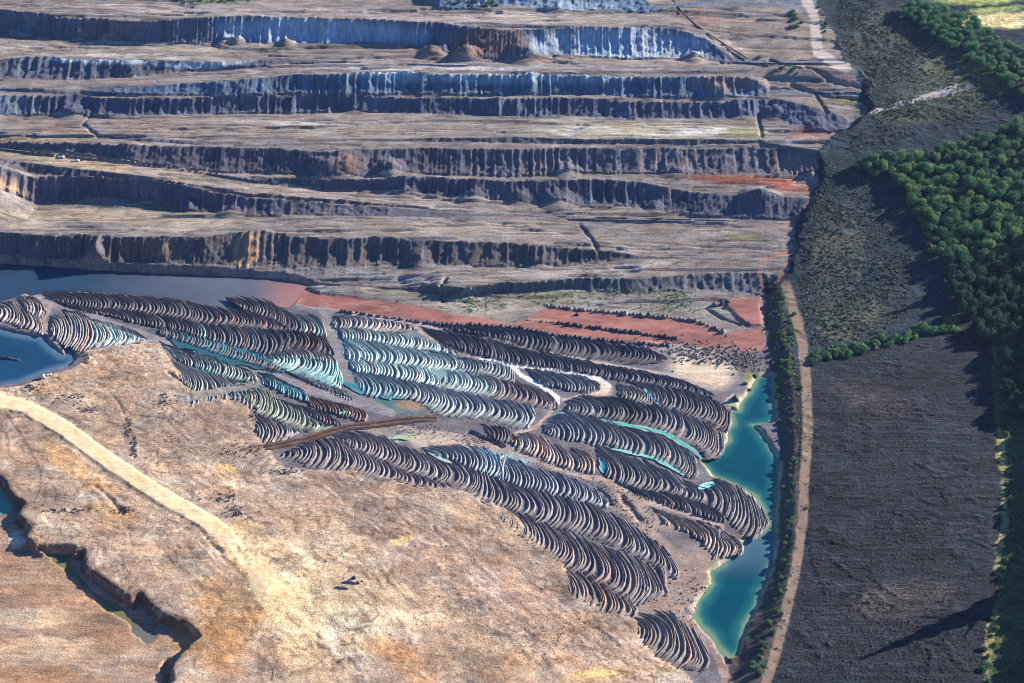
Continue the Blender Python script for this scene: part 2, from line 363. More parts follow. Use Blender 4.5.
        n = np.where(C == 103, 0.40 * fbm(X / 6, Y / 6, 4, 6, .65) + .9 * np.clip(rd, 0, 1) * sstep(.42, .62, vnoise(X / 22, Y / 22, 18)) + .22 * np.sin((X * .5 - Y * .85) * 1.1 + 4 * fbm(X / 30, Y / 30, 2, 13)) * sstep(.3, .7, vnoise(X / 45, Y / 45, 15)), n)
        al = (X - Y * 1.15) * .66 + 9 * fbm(X / 60, Y / 60, 2, 801); ac = (X * 1.15 + Y) * .66 + 9 * fbm(X / 60, Y / 60, 2, 802)
        r1 = np.clip(1 - np.abs(fbm(ac / 7, al / 55, 3, 803, .6)) * 7, 0, 1) * sstep(.38, .6, vnoise(X / 38, Y / 38, 804))
        r2 = np.clip(1 - np.abs(fbm(X / 14, Y / 11, 4, 805, .6)) * 8, 0, 1) * sstep(.45, .65, vnoise(X / 30, Y / 30, 806))
        srel = (.35 * r1 - .5 * r2) * (1 - rmask)
        n = np.where((C == 101) | (near & (sand > .5)), srel * (C != 101) + 0.5 * fbm(X / 22, Y / 22, 3, 9) + .30 * fbm(X / 5.5, Y / 4.5, 3, 10, .7) + .55 * np.clip(fbm(X / 9, Y / 9, 4, 11, .65) - .22, 0, 1), n)
        Z = Z + n * flat
    return Z, C

SAND_EDGE = [(-80, 392), (0, 387), (22, 384), (40, 379), (60, 371), (76, 366), (86, 358), (86, 349), (112, 345), (141, 342), (160, 340), (170, 360), (185, 378), (205, 388), (245, 385), (256, 395), (250, 410), (262, 440), (275, 455), (285, 468), (310, 468), (360, 470), (420, 485), (480, 490), (510, 510), (545, 545), (560, 562), (580, 592), (625, 612), (640, 625), (655, 655), (690, 674), (700, 700), (690, 900), (-200, 900)]
SAND_W = wpts(SAND_EDGE, 3)
def SANDM(X, Y):
    out = np.zeros(X.shape)
    p = near_mask(X, Y, SAND_W, 30)
    if p.any():
        d, _, _ = seg_dist(X[p], Y[p], SAND_W, True)
        s = np.where(in_poly(X[p], Y[p], SAND_W), d, -d) + 2.5 * fbm(X[p] / 12, Y[p] / 12, 3, 14)
        out[p] = sstep(-5, 5, s)
    return out

def ground(u, v, it=7):
    """pixel -> the point of the ground that it shows"""
    u = np.atleast_1d(np.asarray(u, float)); v = np.atleast_1d(np.asarray(v, float))
    z = np.interp(v, [0, 120, 200, 260, 330, 700], [95, 52, 30, 14, 3, 3])
    for i in range(it):
        x, y = unproj(u, v, z)
        z2, _ = terrain(x, y, False)
        z = z + (z2 - z) * (0.8 if i < 4 else 0.5)
    x, y = unproj(u, v, z)
    return x, y, terrain(x, y)[0]

def gpts(px):
    x, y, z = ground([p[0] for p in px], [p[1] for p in px])
    return list(zip(x.tolist(), y.tolist()))

# ------------------------------------------------------------------ materials
class NT:
    def __init__(self, name):
        self.m = bpy.data.materials.new(name); self.m.use_nodes = True
        self.t = self.m.node_tree
        self.b = self.t.nodes['Principled BSDF']
        self.out = self.t.nodes['Material Output']
    def n(self, kind, **kw):
        nd = self.t.nodes.new(kind)
        for k, v in kw.items():
            setattr(nd, k, v)
        return nd
    def l(self, a, b):
        self.t.links.new(a, b)
    def noise(self, vec, scale, detail=5, rough=.6, dist=0.0):
        nd = self.n('ShaderNodeTexNoise'); nd.inputs['Scale'].default_value = scale
        nd.inputs['Detail'].default_value = detail; nd.inputs['Roughness'].default_value = rough
        nd.inputs['Distortion'].default_value = dist
        self.l(vec, nd.inputs['Vector']); return nd.outputs['Fac']
    def ramp(self, fac, lo, hi, a, b):
        nd = self.n('ShaderNodeMapRange'); nd.inputs[1].default_value = lo; nd.inputs[2].default_value = hi
        nd.inputs[3].default_value = a; nd.inputs[4].default_value = b
        self.l(fac, nd.inputs[0]); return nd.outputs[0]
    def math(self, op, a, b):
        nd = self.n('ShaderNodeMath', operation=op)
        for i, x in enumerate((a, b)):
            if isinstance(x, (int, float)): nd.inputs[i].default_value = x
            else: self.l(x, nd.inputs[i])
        return nd.outputs[0]
    def scale_col(self, col, fac):
        nd = self.n('ShaderNodeVectorMath', operation='SCALE'); self.l(col, nd.inputs[0]); self.l(fac, nd.inputs['Scale']); return nd.outputs[0]
    def mix(self, fac, a, b):
        nd = self.n('ShaderNodeMix', data_type='RGBA')
        if isinstance(fac, (int, float)): nd.inputs[0].default_value = fac
        else: self.l(fac, nd.inputs[0])
        for i, x in ((6, a), (7, b)):
            if hasattr(x, 'links'): self.l(x, nd.inputs[i])
            else: nd.inputs[i].default_value = (*x, 1)
        return nd.outputs[2]
    def mapping(self, vec, rot=(0, 0, 0), sc=(1, 1, 1)):
        nd = self.n('ShaderNodeMapping'); nd.inputs['Rotation'].default_value = rot; nd.inputs['Scale'].default_value = sc
        self.l(vec, nd.inputs['Vector']); return nd.outputs[0]
    def bump(self, h, dist, strength=1.0):
        nd = self.n('ShaderNodeBump'); nd.inputs['Distance'].default_value = dist; nd.inputs['Strength'].default_value = strength
        self.l(h, nd.inputs['Height']); self.l(nd.outputs[0], self.b.inputs['Normal'])

def earth(name, rot=0.0, stretch=(1, 1, 1), big=(.03, .30), mid=(.16, .30), fine=(.9, .35), bump=.25, warm=.12, lines=None, trk=None):
    """bare ground: the surface's own colour, broken up at three scales, with relief"""
    k = NT(name)
    g = k.n('ShaderNodeNewGeometry').outputs['Position']
    p = k.mapping(g, (0, 0, rot), stretch)
    a = k.n('ShaderNodeVertexColor'); a.layer_name = 'Col'
    n1 = k.noise(p, big[0], 5, .6, .6); n2 = k.noise(p, mid[0], 6, .65, .8); n3 = k.noise(g, fine[0], 4, .7)
    f = k.math('MULTIPLY', k.ramp(n1, .3, .7, 1 - big[1], 1 + big[1]), k.ramp(n2, .3, .7, 1 - mid[1], 1 + mid[1]))
    f = k.math('MULTIPLY', f, k.ramp(n3, .25, .75, 1 - fine[1], 1 + fine[1]))
    h = n3
    if lines:
        pl = k.mapping(g, (0, 0, lines[0]), (lines[1], lines[2], 1))
        n4 = k.noise(pl, 1.0, 3, .6, .3)
        f = k.math('MULTIPLY', f, k.ramp(n4, .3, .7, 1 - lines[3], 1 + lines[3]))
        h = k.math('ADD', n3, k.math('MULTIPLY', n4, lines[4]))
    if trk:
        for q, (sc, stx, sty, rt_, wd, st) in enumerate(trk):
            pt = k.mapping(g, (0, 0, rt_), (stx, sty, 1)); nt_ = k.noise(pt, sc, 3, .5, .4)
            ab = k.math('ABSOLUTE', k.math('SUBTRACT', nt_, .47 + .05 * q), 0.0)
            msk = k.ramp(k.noise(g, .035 + .01 * q, 3, .5), .42, .58, 0, 1)
            dk = k.math('MULTIPLY', k.ramp(ab, 0, wd, st, 0), msk)
            f = k.math('MULTIPLY', f, k.math('SUBTRACT', 1.0, dk))
    col = k.scale_col(a.outputs['Color'], f)
    # slow drift of hue, warm to cool
    nh = k.noise(p, big[0] * 2.3, 4, .6)
    tint = k.mix(k.ramp(nh, .3, .7, 0, 1), (1 - warm, 1.0, 1 + warm), (1 + warm, 1.0, 1 - warm))
    mm = k.n('ShaderNodeVectorMath', operation='MULTIPLY'); k.l(col, mm.inputs[0]); k.l(tint, mm.inputs[1])
    k.l(mm.outputs[0], k.b.inputs['Base Color'])
    k.b.inputs['Roughness'].default_value = .95
    k.b.inputs['Specular IOR Level'].default_value = .15
    k.bump(h, bump)
    return k.m

M = {}
M['bench'] = earth('bench_earth', .03, (.40, 1.1, 1), big=(.04, .30), mid=(.12, .44), fine=(.75, .48), bump=.7, trk=[(.03, .35, 1.6, .05, .014, .55), (.05, .4, 1.4, -.12, .018, .45), (.09, .5, 1.3, .2, .03, .4)])
M['face'] = earth('face_clay', 0, (1.5, .22, .22), big=(.04, .25), mid=(.30, .42), fine=(.8, .42), bump=1.0, warm=.10)
M['sand'] = earth('sandy_soil', .5, (.7, 1.3, 1), big=(.022, .34), mid=(.10, .36), fine=(.85, .50), bump=.7, warm=.13, trk=[(.025, .4, 1.5, .55, .010, .45), (.04, .5, 1.4, .9, .012, .4)])
M['plain'] = earth('plain_soil', -.15, (.45, 1.3, 1), big=(.03, .28), mid=(.12, .34), fine=(.8, .46), bump=.6, lines=(.12, .02, .3, .22, .3), trk=[(.03, .3, 1.5, .1, .012, .4)])
M['spoil'] = earth('spoil_soil', -.4, (.7, 1.2, 1), big=(.05, .25), mid=(.2, .3), fine=(.9, .35), bump=.5)
M['road'] = earth('road_dirt', -.5, (.8, 1, 1), big=(.05, .10), mid=(.2, .12), fine=(1.1, .14), bump=.15, lines=(.62, .03, .5, .16, .3))
M['mud'] = earth('red_mud', -.2, (.5, 1.3, 1), big=(.04, .2), mid=(.15, .2), fine=(.8, .14), bump=.15, warm=.07, trk=[(.04, .4, 1.3, -.15, .02, .3), (.02, .6, 1.2, .3, .01, .35)])
M['field'] = earth('ploughed_soil', .5, (.7, 1.4, 1), big=(.03, .42), mid=(.13, .45), fine=(.5, .55), bump=1.2, warm=.06, lines=(-.5, .04, .40, .40, 1.2), trk=[(.06, .6, 1.3, .4, .02, .5), (.1, .8, 1.2, -.6, .03, .45)])
M['hill'] = earth('scrub_soil', .4, (1, 1, 1), big=(.04, .30), mid=(.18, .5), fine=(.55, .62), bump=.8, warm=.15, lines=(-.45, .06, .5, .25, .6))

def solid(name, col, rough=.6, metal=0.0, var=.15, scale=1.5):
    k = NT(name)
    g = k.n('ShaderNodeTexCoord').outputs['Object']
    n1 = k.noise(g, scale, 4, .6)
    base = k.n('ShaderNodeRGB'); base.outputs[0].default_value = (*col, 1)
    k.l(k.scale_col(base.outputs[0], k.ramp(n1, .3, .7, 1 - var, 1 + var)), k.b.inputs['Base Color'])
    k.b.inputs['Roughness'].default_value = rough; k.b.inputs['Metallic'].default_value = metal
    return k.m

def ridge_mat():
    k = NT('spoil_ridge_soil')
    g = k.n('ShaderNodeNewGeometry').outputs['Position']
    oi = k.n('ShaderNodeObjectInfo')
    n1 = k.noise(g, .35, 5, .65); n2 = k.noise(g, 1.6, 3, .6)
    f = k.math('MULTIPLY', k.ramp(n1, .3, .7, .62, 1.38), k.ramp(n2, .3, .7, .75, 1.25))
    f = k.math('MULTIPLY', f, k.ramp(oi.outputs['Random'], 0, 1, .72, 1.28))
    k.l(k.scale_col(oi.outputs['Color'], f), k.b.inputs['Base Color'])
    k.b.inputs['Roughness'].default_value = .95; k.b.inputs['Specular IOR Level'].default_value = .15
    k.bump(n2, .35)
    return k.m
M['ridge'] = ridge_mat()

def water_mat(name, rough=.12):
    k = NT(name)
    a = k.n('ShaderNodeVertexColor'); a.layer_name = 'Col'
    g = k.n('ShaderNodeNewGeometry').outputs['Position']
    n1 = k.noise(k.mapping(g, (0, 0, .4), (.5, 1, 1)), .04, 4, .6, .5)
    k.l(k.scale_col(a.outputs['Color'], k.ramp(n1, .3, .7, .88, 1.12)), k.b.inputs['Base Color'])
    k.b.inputs['Roughness'].default_value = rough; k.b.inputs['IOR'].default_value = 1.33
    k.bump(k.noise(g, 1.2, 3, .6), .03)
    return k.m
M['water'] = water_mat('turbid_water')

def leaf_mat(name, col, var=.5):
    k = NT(name)
    oi = k.n('ShaderNodeObjectInfo'); g = k.n('ShaderNodeNewGeometry').outputs['Position']
    base = k.mix(oi.outputs['Random'], tuple(c * .75 for c in col), (col[0] * 1.35, col[1] * 1.25, col[2] * 1.1))
    n1 = k.noise(g, .55, 3, .6)
    k.l(k.scale_col(base, k.ramp(n1, .3, .7, 1 - var, 1 + var)), k.b.inputs['Base Color'])
    k.b.inputs['Roughness'].default_value = .7; k.b.inputs['Specular IOR Level'].default_value = .25
    tr = k.n('ShaderNodeBsdfTranslucent'); k.l(base, tr.inputs[0])
    ms = k.n('ShaderNodeMixShader'); ms.inputs[0].default_value = .38
    k.l(k.b.outputs[0], ms.inputs[1]); k.l(tr.outputs[0], ms.inputs[2]); k.l(ms.outputs[0], k.out.inputs[0])
    return k.m
M['leaf'] = leaf_mat('broadleaf', (.08, .20, .10))
M['leaf_pale'] = leaf_mat('pale_leaf', (.14, .25, .10))
M['leaf_dark'] = leaf_mat('needle_and_shade_leaf', (.045, .10, .075))  # also carries the painted shade of the right-hand wood
M['leaf_white'] = leaf_mat('silver_leaf', (.35, .38, .30))
M['straw'] = leaf_mat('dry_grass', (.17, .195, .16))
M['bark'] = solid('bark', (.09, .07, .05), .9)

# ------------------------------------------------------------------ object helpers
COL = scene.collection
def link(name, mesh, mat=None, parent=None, loc=None, label=None, cat=None, group=None, kind=None, smooth=False):
    o = bpy.data.objects.new(name, mesh); COL.objects.link(o)
    if mat is not None and mesh is not None and not mesh.materials: mesh.materials.append(mat)
    if smooth and mesh is not None: mesh.polygons.foreach_set('use_smooth', np.ones(len(mesh.polygons), bool))
    if parent is not None: o.parent = parent
    if loc is not None: o.location = loc
    if label: o['label'] = label
    if cat: o['category'] = cat
    if group: o['group'] = group
    if kind: o['kind'] = kind
    return o

def mesh_np(name, V, F, col=None):
    V = np.asarray(V, np.float32); F = np.asarray(F, np.int32)
    me = bpy.data.meshes.new(name); nf, nv = F.shape
    me.vertices.add(len(V)); me.vertices.foreach_set('co', V.ravel())
    me.loops.add(nf * nv); me.loops.foreach_set('vertex_index', F.ravel())
    me.polygons.add(nf); me.polygons.foreach_set('loop_start', np.arange(0, nf * nv, nv, dtype=np.int32))
    me.update(calc_edges=True)
    if col is not None:
        at = me.color_attributes.new('Col', 'FLOAT_COLOR', 'POINT')
        at.data.foreach_set('color', np.concatenate([col, np.ones((len(col), 1))], 1).astype(np.float32).ravel())
    return me

# ------------------------------------------------------------------ ground colours (what the soil itself is, plus painted shade on the step), then the ground
TRACKS = [   # name, label, pixel path, half width in pixels, colour, material
    ('haul_road', 'wide pale sand haul road sweeping through the tan ground at left', [(-30, 392), (0, 400), (30, 409), (62, 427), (100, 455), (140, 482), (172, 502), (205, 520), (232, 540), (256, 566), (276, 598), (296, 640), (306, 690)], 8.5, (236, 206, 158), 'road'),
    ('spoil_track', 'long grey track running diagonally between the left spoil rows', [(28, 296), (50, 304), (80, 313), (115, 325), (150, 337), (187, 349), (222, 360), (262, 371), (300, 386), (340, 398), (372, 408), (392, 413)], 4.0, (140, 132, 132), 'spoil'),
    ('spoil_track', 'grey track dropping from the red mud to the brown ramp', [(322, 309), (329, 325), (335, 342), (345, 370), (352, 388), (370, 403), (385, 410)], 4.2, (138, 130, 130), 'spoil'),
    ('spoil_track', 'short grey track branching left towards the sandy ground', [(180, 400), (222, 391), (254, 385), (270, 377)], 3.6, (136, 130, 126), 'spoil'),
    ('spoil_track', 'pale track curling round the left pond', [(50, 304), (44, 320), (47, 332), (56, 343), (63, 352)], 2.6, (158, 142, 130), 'spoil'),
    ('spoil_track', 'thin pale track below the top dark spoil row', [(344, 312), (414, 323), (450, 330), (512, 343), (536, 350), (574, 358), (611, 365), (672, 375), (690, 380), (715, 388)], 1.6, (172, 158, 148), 'spoil'),
    ('spoil_track', 'tan track splitting from the thin pale one', [(414, 325), (425, 335), (445, 345), (462, 353), (482, 359)], 2.0, (165, 148, 135), 'spoil'),
    ('chalk_track', 'white chalky track in the middle of the spoil rows', [(482, 359), (508, 364), (532, 368), (562, 371), (600, 379), (609, 386)], 2.4, (215, 210, 205), 'spoil'),
    ('chalk_track', 'white chalky branch running down between two spoil rows', [(512, 366), (521, 375), (542, 386), (558, 398), (557, 405)], 2.2, (222, 220, 216), 'spoil'),
    ('spoil_track', 'pale path joining the white branch with the sandy patch', [(562, 400), (585, 394), (607, 388)], 1.3, (185, 170, 155), 'spoil'),
    ('spoil_track', 'tan track below the white branch', [(557, 405), (545, 418), (538, 426), (514, 434), (506, 447)], 2.0, (170, 150, 135), 'spoil'),
    ('spoil_track', 'long tan track across the lower spoil rows', [(400, 428), (460, 437), (490, 446), (504, 449), (536, 460), (564, 471), (600, 479), (630, 492), (657, 503), (700, 519), (722, 527)], 3.0, (170, 150, 136), 'spoil'),
    ('spoil_track', 'winding brown track towards the bottom of the turquoise pond', [(612, 484), (625, 508), (644, 527), (662, 541), (680, 559), (690, 586), (688, 606), (702, 632), (719, 656), (730, 690)], 5.0, (158, 136, 122), 'spoil'),
    ('field_track', 'tan dirt track along the edge of the dark ploughed field', [(786, 285), (797, 320), (803, 345), (806, 380), (808, 430), (804, 480), (803, 520), (797, 560), (789, 600), (778, 645), (762, 695)], 5.2, (138, 118, 100), 'road'),
    ('hill_track', 'pale double track crossing the dark hillside', [(872, 112), (900, 104), (930, 95), (958, 86)], 2.3, (178, 168, 160), 'road'),
    ('hill_track', 'shorter pale track beside the double track', [(925, 99), (950, 93), (973, 86)], 1.6, (150, 143, 136), 'road'),
    ('gravel_road', 'grey gravel road coming down the upper right corner', [(804, -14), (807, 2), (814, 15), (816, 37), (818, 52), (832, 62), (846, 68)], 5.4, (196, 182, 166), 'road'),
]
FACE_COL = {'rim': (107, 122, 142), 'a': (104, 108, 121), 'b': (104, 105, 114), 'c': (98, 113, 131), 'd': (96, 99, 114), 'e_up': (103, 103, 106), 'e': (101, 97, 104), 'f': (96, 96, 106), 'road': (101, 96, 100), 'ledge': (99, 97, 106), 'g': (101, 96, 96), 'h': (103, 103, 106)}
# blobs: u, v, half width, half height, tilt(deg, + down to the right), colour, strength
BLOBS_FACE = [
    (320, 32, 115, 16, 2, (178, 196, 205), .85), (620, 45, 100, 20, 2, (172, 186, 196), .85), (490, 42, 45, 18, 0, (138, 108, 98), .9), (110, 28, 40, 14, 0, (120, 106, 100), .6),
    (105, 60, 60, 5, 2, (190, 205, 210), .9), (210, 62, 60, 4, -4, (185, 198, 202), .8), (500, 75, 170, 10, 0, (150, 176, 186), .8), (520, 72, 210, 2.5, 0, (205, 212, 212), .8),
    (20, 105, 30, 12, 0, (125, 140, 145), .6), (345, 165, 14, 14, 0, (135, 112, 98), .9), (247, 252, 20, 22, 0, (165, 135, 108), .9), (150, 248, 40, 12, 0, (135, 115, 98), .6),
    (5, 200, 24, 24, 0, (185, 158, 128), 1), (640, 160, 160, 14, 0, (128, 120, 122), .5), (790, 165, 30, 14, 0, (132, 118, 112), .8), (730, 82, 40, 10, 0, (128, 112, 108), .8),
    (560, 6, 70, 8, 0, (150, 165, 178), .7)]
BLOBS = [
    # upper benches
    (350, 15, 320, 7, 2, (196, 178, 168), .8), (560, 18, 90, 5, 2, (222, 205, 180), .7), (430, 50, 50, 6, 4, (182, 150, 130), .7), (620, 62, 120, 4, 0, (190, 168, 150), .7),
    (120, 47, 160, 6, 0, (190, 174, 158), .7), (130, 56, 90, 2.2, 1, (222, 214, 205), .9), (60, 84, 120, 5, -5, (176, 160, 146), .7), (250, 72, 120, 4, -5, (172, 158, 150), .7), (470, 68, 200, 2.4, 0, (205, 200, 196), .85),
    (400, 94, 380, 2, 0, (165, 156, 152), .7), (130, 128, 130, 10, 0, (178, 154, 136), .7), (300, 122, 120, 2.6, 1, (214, 206, 196), .7), (300, 131, 160, 7, 0, (182, 165, 142), .7), (60, 138, 70, 4, 0, (205, 175, 125), .7),
    (640, 130, 130, 8, 1, (218, 206, 172), .85), (690, 132, 60, 3, -3, (228, 222, 205), .9), (575, 131, 18, 3, -10, (190, 192, 196), .9), (745, 132, 25, 5, 0, (178, 180, 110), .7), (600, 119, 160, 3, 0, (172, 160, 142), .7),
    (818, 130, 32, 11, -12, (196, 128, 116), .95), (800, 140, 20, 5, -8, (205, 185, 165), .7), (770, 120, 14, 4, 0, (150, 138, 110), .6),
    (840, 80, 30, 4, 3, (200, 158, 140), .85), (850, 102, 14, 4, 8, (150, 160, 80), .8), (820, 48, 40, 22, 0, (196, 174, 150), .8), (760, 28, 50, 10, 3, (188, 162, 142), .8), (700, 18, 35, 8, 10, (158, 125, 112), .7), (770, 12, 40, 8, 0, (205, 192, 180), .6), (730, 45, 30, 5, 20, (205, 180, 160), .6),
    (480, 4, 30, 5, 0, (110, 118, 70), .8), (215, 0, 45, 2.5, 0, (105, 118, 60), .9),
    # haul road bench and pit floor
    (60, 157, 120, 10, 8, (216, 190, 150), .95), (200, 178, 90, 8, 9, (186, 168, 150), .8), (380, 198, 130, 6, 5, (172, 156, 144), .8), (560, 175, 110, 2, 0, (140, 140, 92), .6),
    (740, 179, 70, 5, 3, (176, 100, 78), .95), (790, 186, 26, 7, 6, (184, 106, 82), .95), (800, 184, 10, 3, 0, (215, 190, 165), .6),
    (110, 216, 130, 8, 1, (196, 174, 146), .9), (200, 224, 70, 5, -4, (212, 192, 160), .7), (40, 222, 40, 5, -6, (222, 200, 165), .6), (420, 225, 160, 8, 1, (182, 166, 148), .8), (430, 229, 30, 4, 0, (215, 196, 168), .8), (650, 228, 130, 20, 3, (158, 144, 132), .85), (560, 236, 30, 4, -3, (190, 176, 160), .6), (720, 234, 25, 2.5, -3, (208, 196, 176), .6), (745, 238, 20, 3, 10, (150, 155, 90), .6),
    (580, 272, 110, 9, -2, (178, 164, 150), .85), (640, 266, 50, 3, -8, (205, 192, 178), .6), (350, 274, 70, 7, 3, (172, 162, 152), .8), (420, 280, 30, 3, -6, (192, 184, 176), .6),
    (650, 308, 110, 10, 2, (178, 170, 156), .8), (540, 300, 50, 8, 0, (165, 160, 130), .6), (480, 306, 50, 8, 6, (205, 190, 165), .7), (400, 292, 50, 6, 5, (168, 164, 140), .6), (470, 302, 12, 2.5, 0, (140, 155, 75), .7), (550, 293, 60, 3, 3, (140, 150, 82), .6), (660, 292, 40, 2.5, 0, (135, 145, 85), .5),
    (703, 368, 40, 22, 4, (206, 186, 158), .95), (690, 350, 45, 9, 5, (165, 158, 152), .8), (752, 378, 8, 8, 0, (150, 152, 92), .7), (735, 402, 12, 8, 0, (198, 192, 150), .8), (600, 388, 16, 9, 0, (222, 202, 180), .9),
    # spoil field tints
    (395, 362, 85, 36, 20, (128, 152, 150), .7), (390, 398, 45, 14, 14, (70, 118, 122), .85), (330, 374, 18, 16, 10, (130, 178, 172), .8), (240, 352, 85, 15, 18, (58, 92, 102), .9), (120, 336, 32, 7, 12, (170, 205, 195), .8), (320, 300, 50, 14, 10, (170, 190, 185), .3), (470, 380, 40, 20, 20, (140, 160, 158), .6), (300, 418, 50, 10, 20, (150, 168, 140), .8), (225, 385, 45, 12, 10, (82, 112, 112), .8),
    (505, 455, 30, 10, 20, (160, 190, 190), .7), (620, 440, 90, 12, 22, (140, 182, 172), .5), (440, 442, 45, 10, 10, (208, 192, 168), .8), (365, 434, 45, 7, -3, (150, 142, 132), .8), (420, 403, 26, 8, 0, (152, 132, 115), .95), (400, 438, 20, 4, -8, (160, 178, 150), .7),
    (640, 512, 50, 14, 24, (165, 146, 132), .8), (700, 580, 40, 40, 40, (160, 138, 122), .85), (660, 620, 60, 40, 30, (160, 136, 118), .8), (690, 610, 20, 8, -20, (172, 160, 148), .8),
    # sandy ground
    (130, 372, 50, 20, 5, (180, 152, 126), .8), (160, 415, 80, 30, 10, (170, 148, 130), .8), (60, 382, 40, 8, -14, (192, 162, 130), .8), (80, 400, 30, 8, 8, (210, 190, 165), .7), (230, 425, 50, 25, 5, (158, 138, 122), .8), (225, 470, 14, 6, 0, (222, 185, 125), .9), (200, 480, 60, 16, 15, (188, 162, 138), .8),
    (60, 455, 30, 14, 40, (200, 160, 112), .8), (95, 480, 34, 10, 20, (202, 160, 108), .7), (115, 515, 36, 12, 20, (202, 164, 112), .7), (20, 450, 26, 22, 20, (166, 140, 118), .7), (150, 545, 60, 26, 20, (190, 160, 132), .7), (260, 560, 55, 28, 45, (216, 180, 132), .95), (300, 620, 60, 45, 60, (214, 184, 142), .9), (230, 612, 46, 40, 30, (188, 146, 98), .75), (210, 650, 46, 26, 20, (178, 136, 92), .75), (350, 610, 60, 40, 45, (220, 196, 160), .85),
    (330, 540, 80, 25, 25, (206, 180, 150), .8), (440, 540, 110, 40, 30, (176, 152, 132), .85), (520, 600, 70, 40, 40, (172, 146, 126), .85), (430, 610, 60, 30, 30, (206, 180, 150), .7), (470, 650, 90, 25, 20, (196, 165, 135), .7), (400, 660, 50, 18, 40, (196, 150, 104), .6), (480, 575, 40, 12, 40, (205, 188, 175), .5), (600, 660, 70, 20, 25, (184, 152, 124), .7), (600, 675, 35, 6, -8, (224, 190, 130), .8), (400, 540, 14, 5, -10, (228, 205, 150), .9), (420, 500, 100, 16, 12, (170, 148, 128), .8), (560, 570, 40, 30, 40, (148, 130, 118), .7), (370, 478, 60, 8, 5, (155, 138, 125), .7), (335, 640, 14, 16, 20, (232, 222, 205), .6), (262, 545, 30, 8, 45, (226, 192, 146), .6),
    (300, 590, 70, 40, 50, (232, 208, 168), .7), (370, 600, 60, 34, 30, (228, 206, 172), .6), (260, 552, 40, 20, 45, (234, 208, 164), .7),
    # lower left plain
    (50, 590, 80, 40, 35, (162, 130, 104), .7), (30, 618, 55, 12, -2, (208, 186, 160), .8), (60, 650, 90, 14, 2, (190, 164, 136), .7), (110, 630, 30, 40, 35, (146, 116, 94), .7), (30, 675, 60, 10, 0, (160, 122, 88), .7), (15, 540, 10, 8, 30, (215, 205, 190), .9),
]
# right side
HILL_BLOBS = [(900, 60, 60, 40, 10, (80, 82, 72), .5), (950, 70, 40, 30, 10, (104, 104, 74), .6), (990, 70, 30, 20, 45, (130, 124, 76), .6), (880, 30, 40, 25, -20, (84, 84, 72), .6), (930, 105, 70, 20, -10, (98, 104, 64), .5), (840, 250, 30, 50, 10, (100, 98, 84), .6), (850, 320, 40, 25, -10, (100, 98, 78), .6), (995, 9, 36, 3, -3, (150, 165, 90), 1), (1000, 20, 50, 9, -2, (226, 208, 150), 1), (975, 0, 50, 5, 0, (168, 178, 100), .9), (805, 320, 6, 40, 10, (150, 125, 108), .0),
              (792, 165, 10, 4, 0, (120, 120, 70), .5), (965, 45, 60, 4, 38, (176, 160, 92), .6), (870, 400, 40, 20, 20, (92, 78, 74), .3), (900, 600, 60, 20, -8, (96, 84, 78), .5), (1003, 450, 5, 25, -10, (186, 172, 110), .8), (1003, 530, 4, 60, 5, (170, 156, 105), .7), (990, 640, 5, 40, 8, (165, 150, 100), .7)]

def _tone(B):
    c = np.array(B[5], float)
    if B[1] < 312: c = (c * .86 + c.mean() * .14) * .84
    elif B[1] > 340 and B[0] < 640: c = c * np.array([.98, .96, .93])
    return B[:5] + (tuple(c),) + B[6:]
BLOBS = [_tone(B) for B in BLOBS]
def blob(u, v, B):
    bu, bv, ru, rv, ang, c, s = B
    a = math.radians(ang); du = u - bu; dv = v - bv
    # tilt is given for the blob's long axis in the picture
    x = du * math.cos(a) + dv * math.sin(a); y = -du * math.sin(a) + dv * math.cos(a)
    return (1 - sstep(.55, 1.15, np.hypot(x / ru, y / rv))) * s

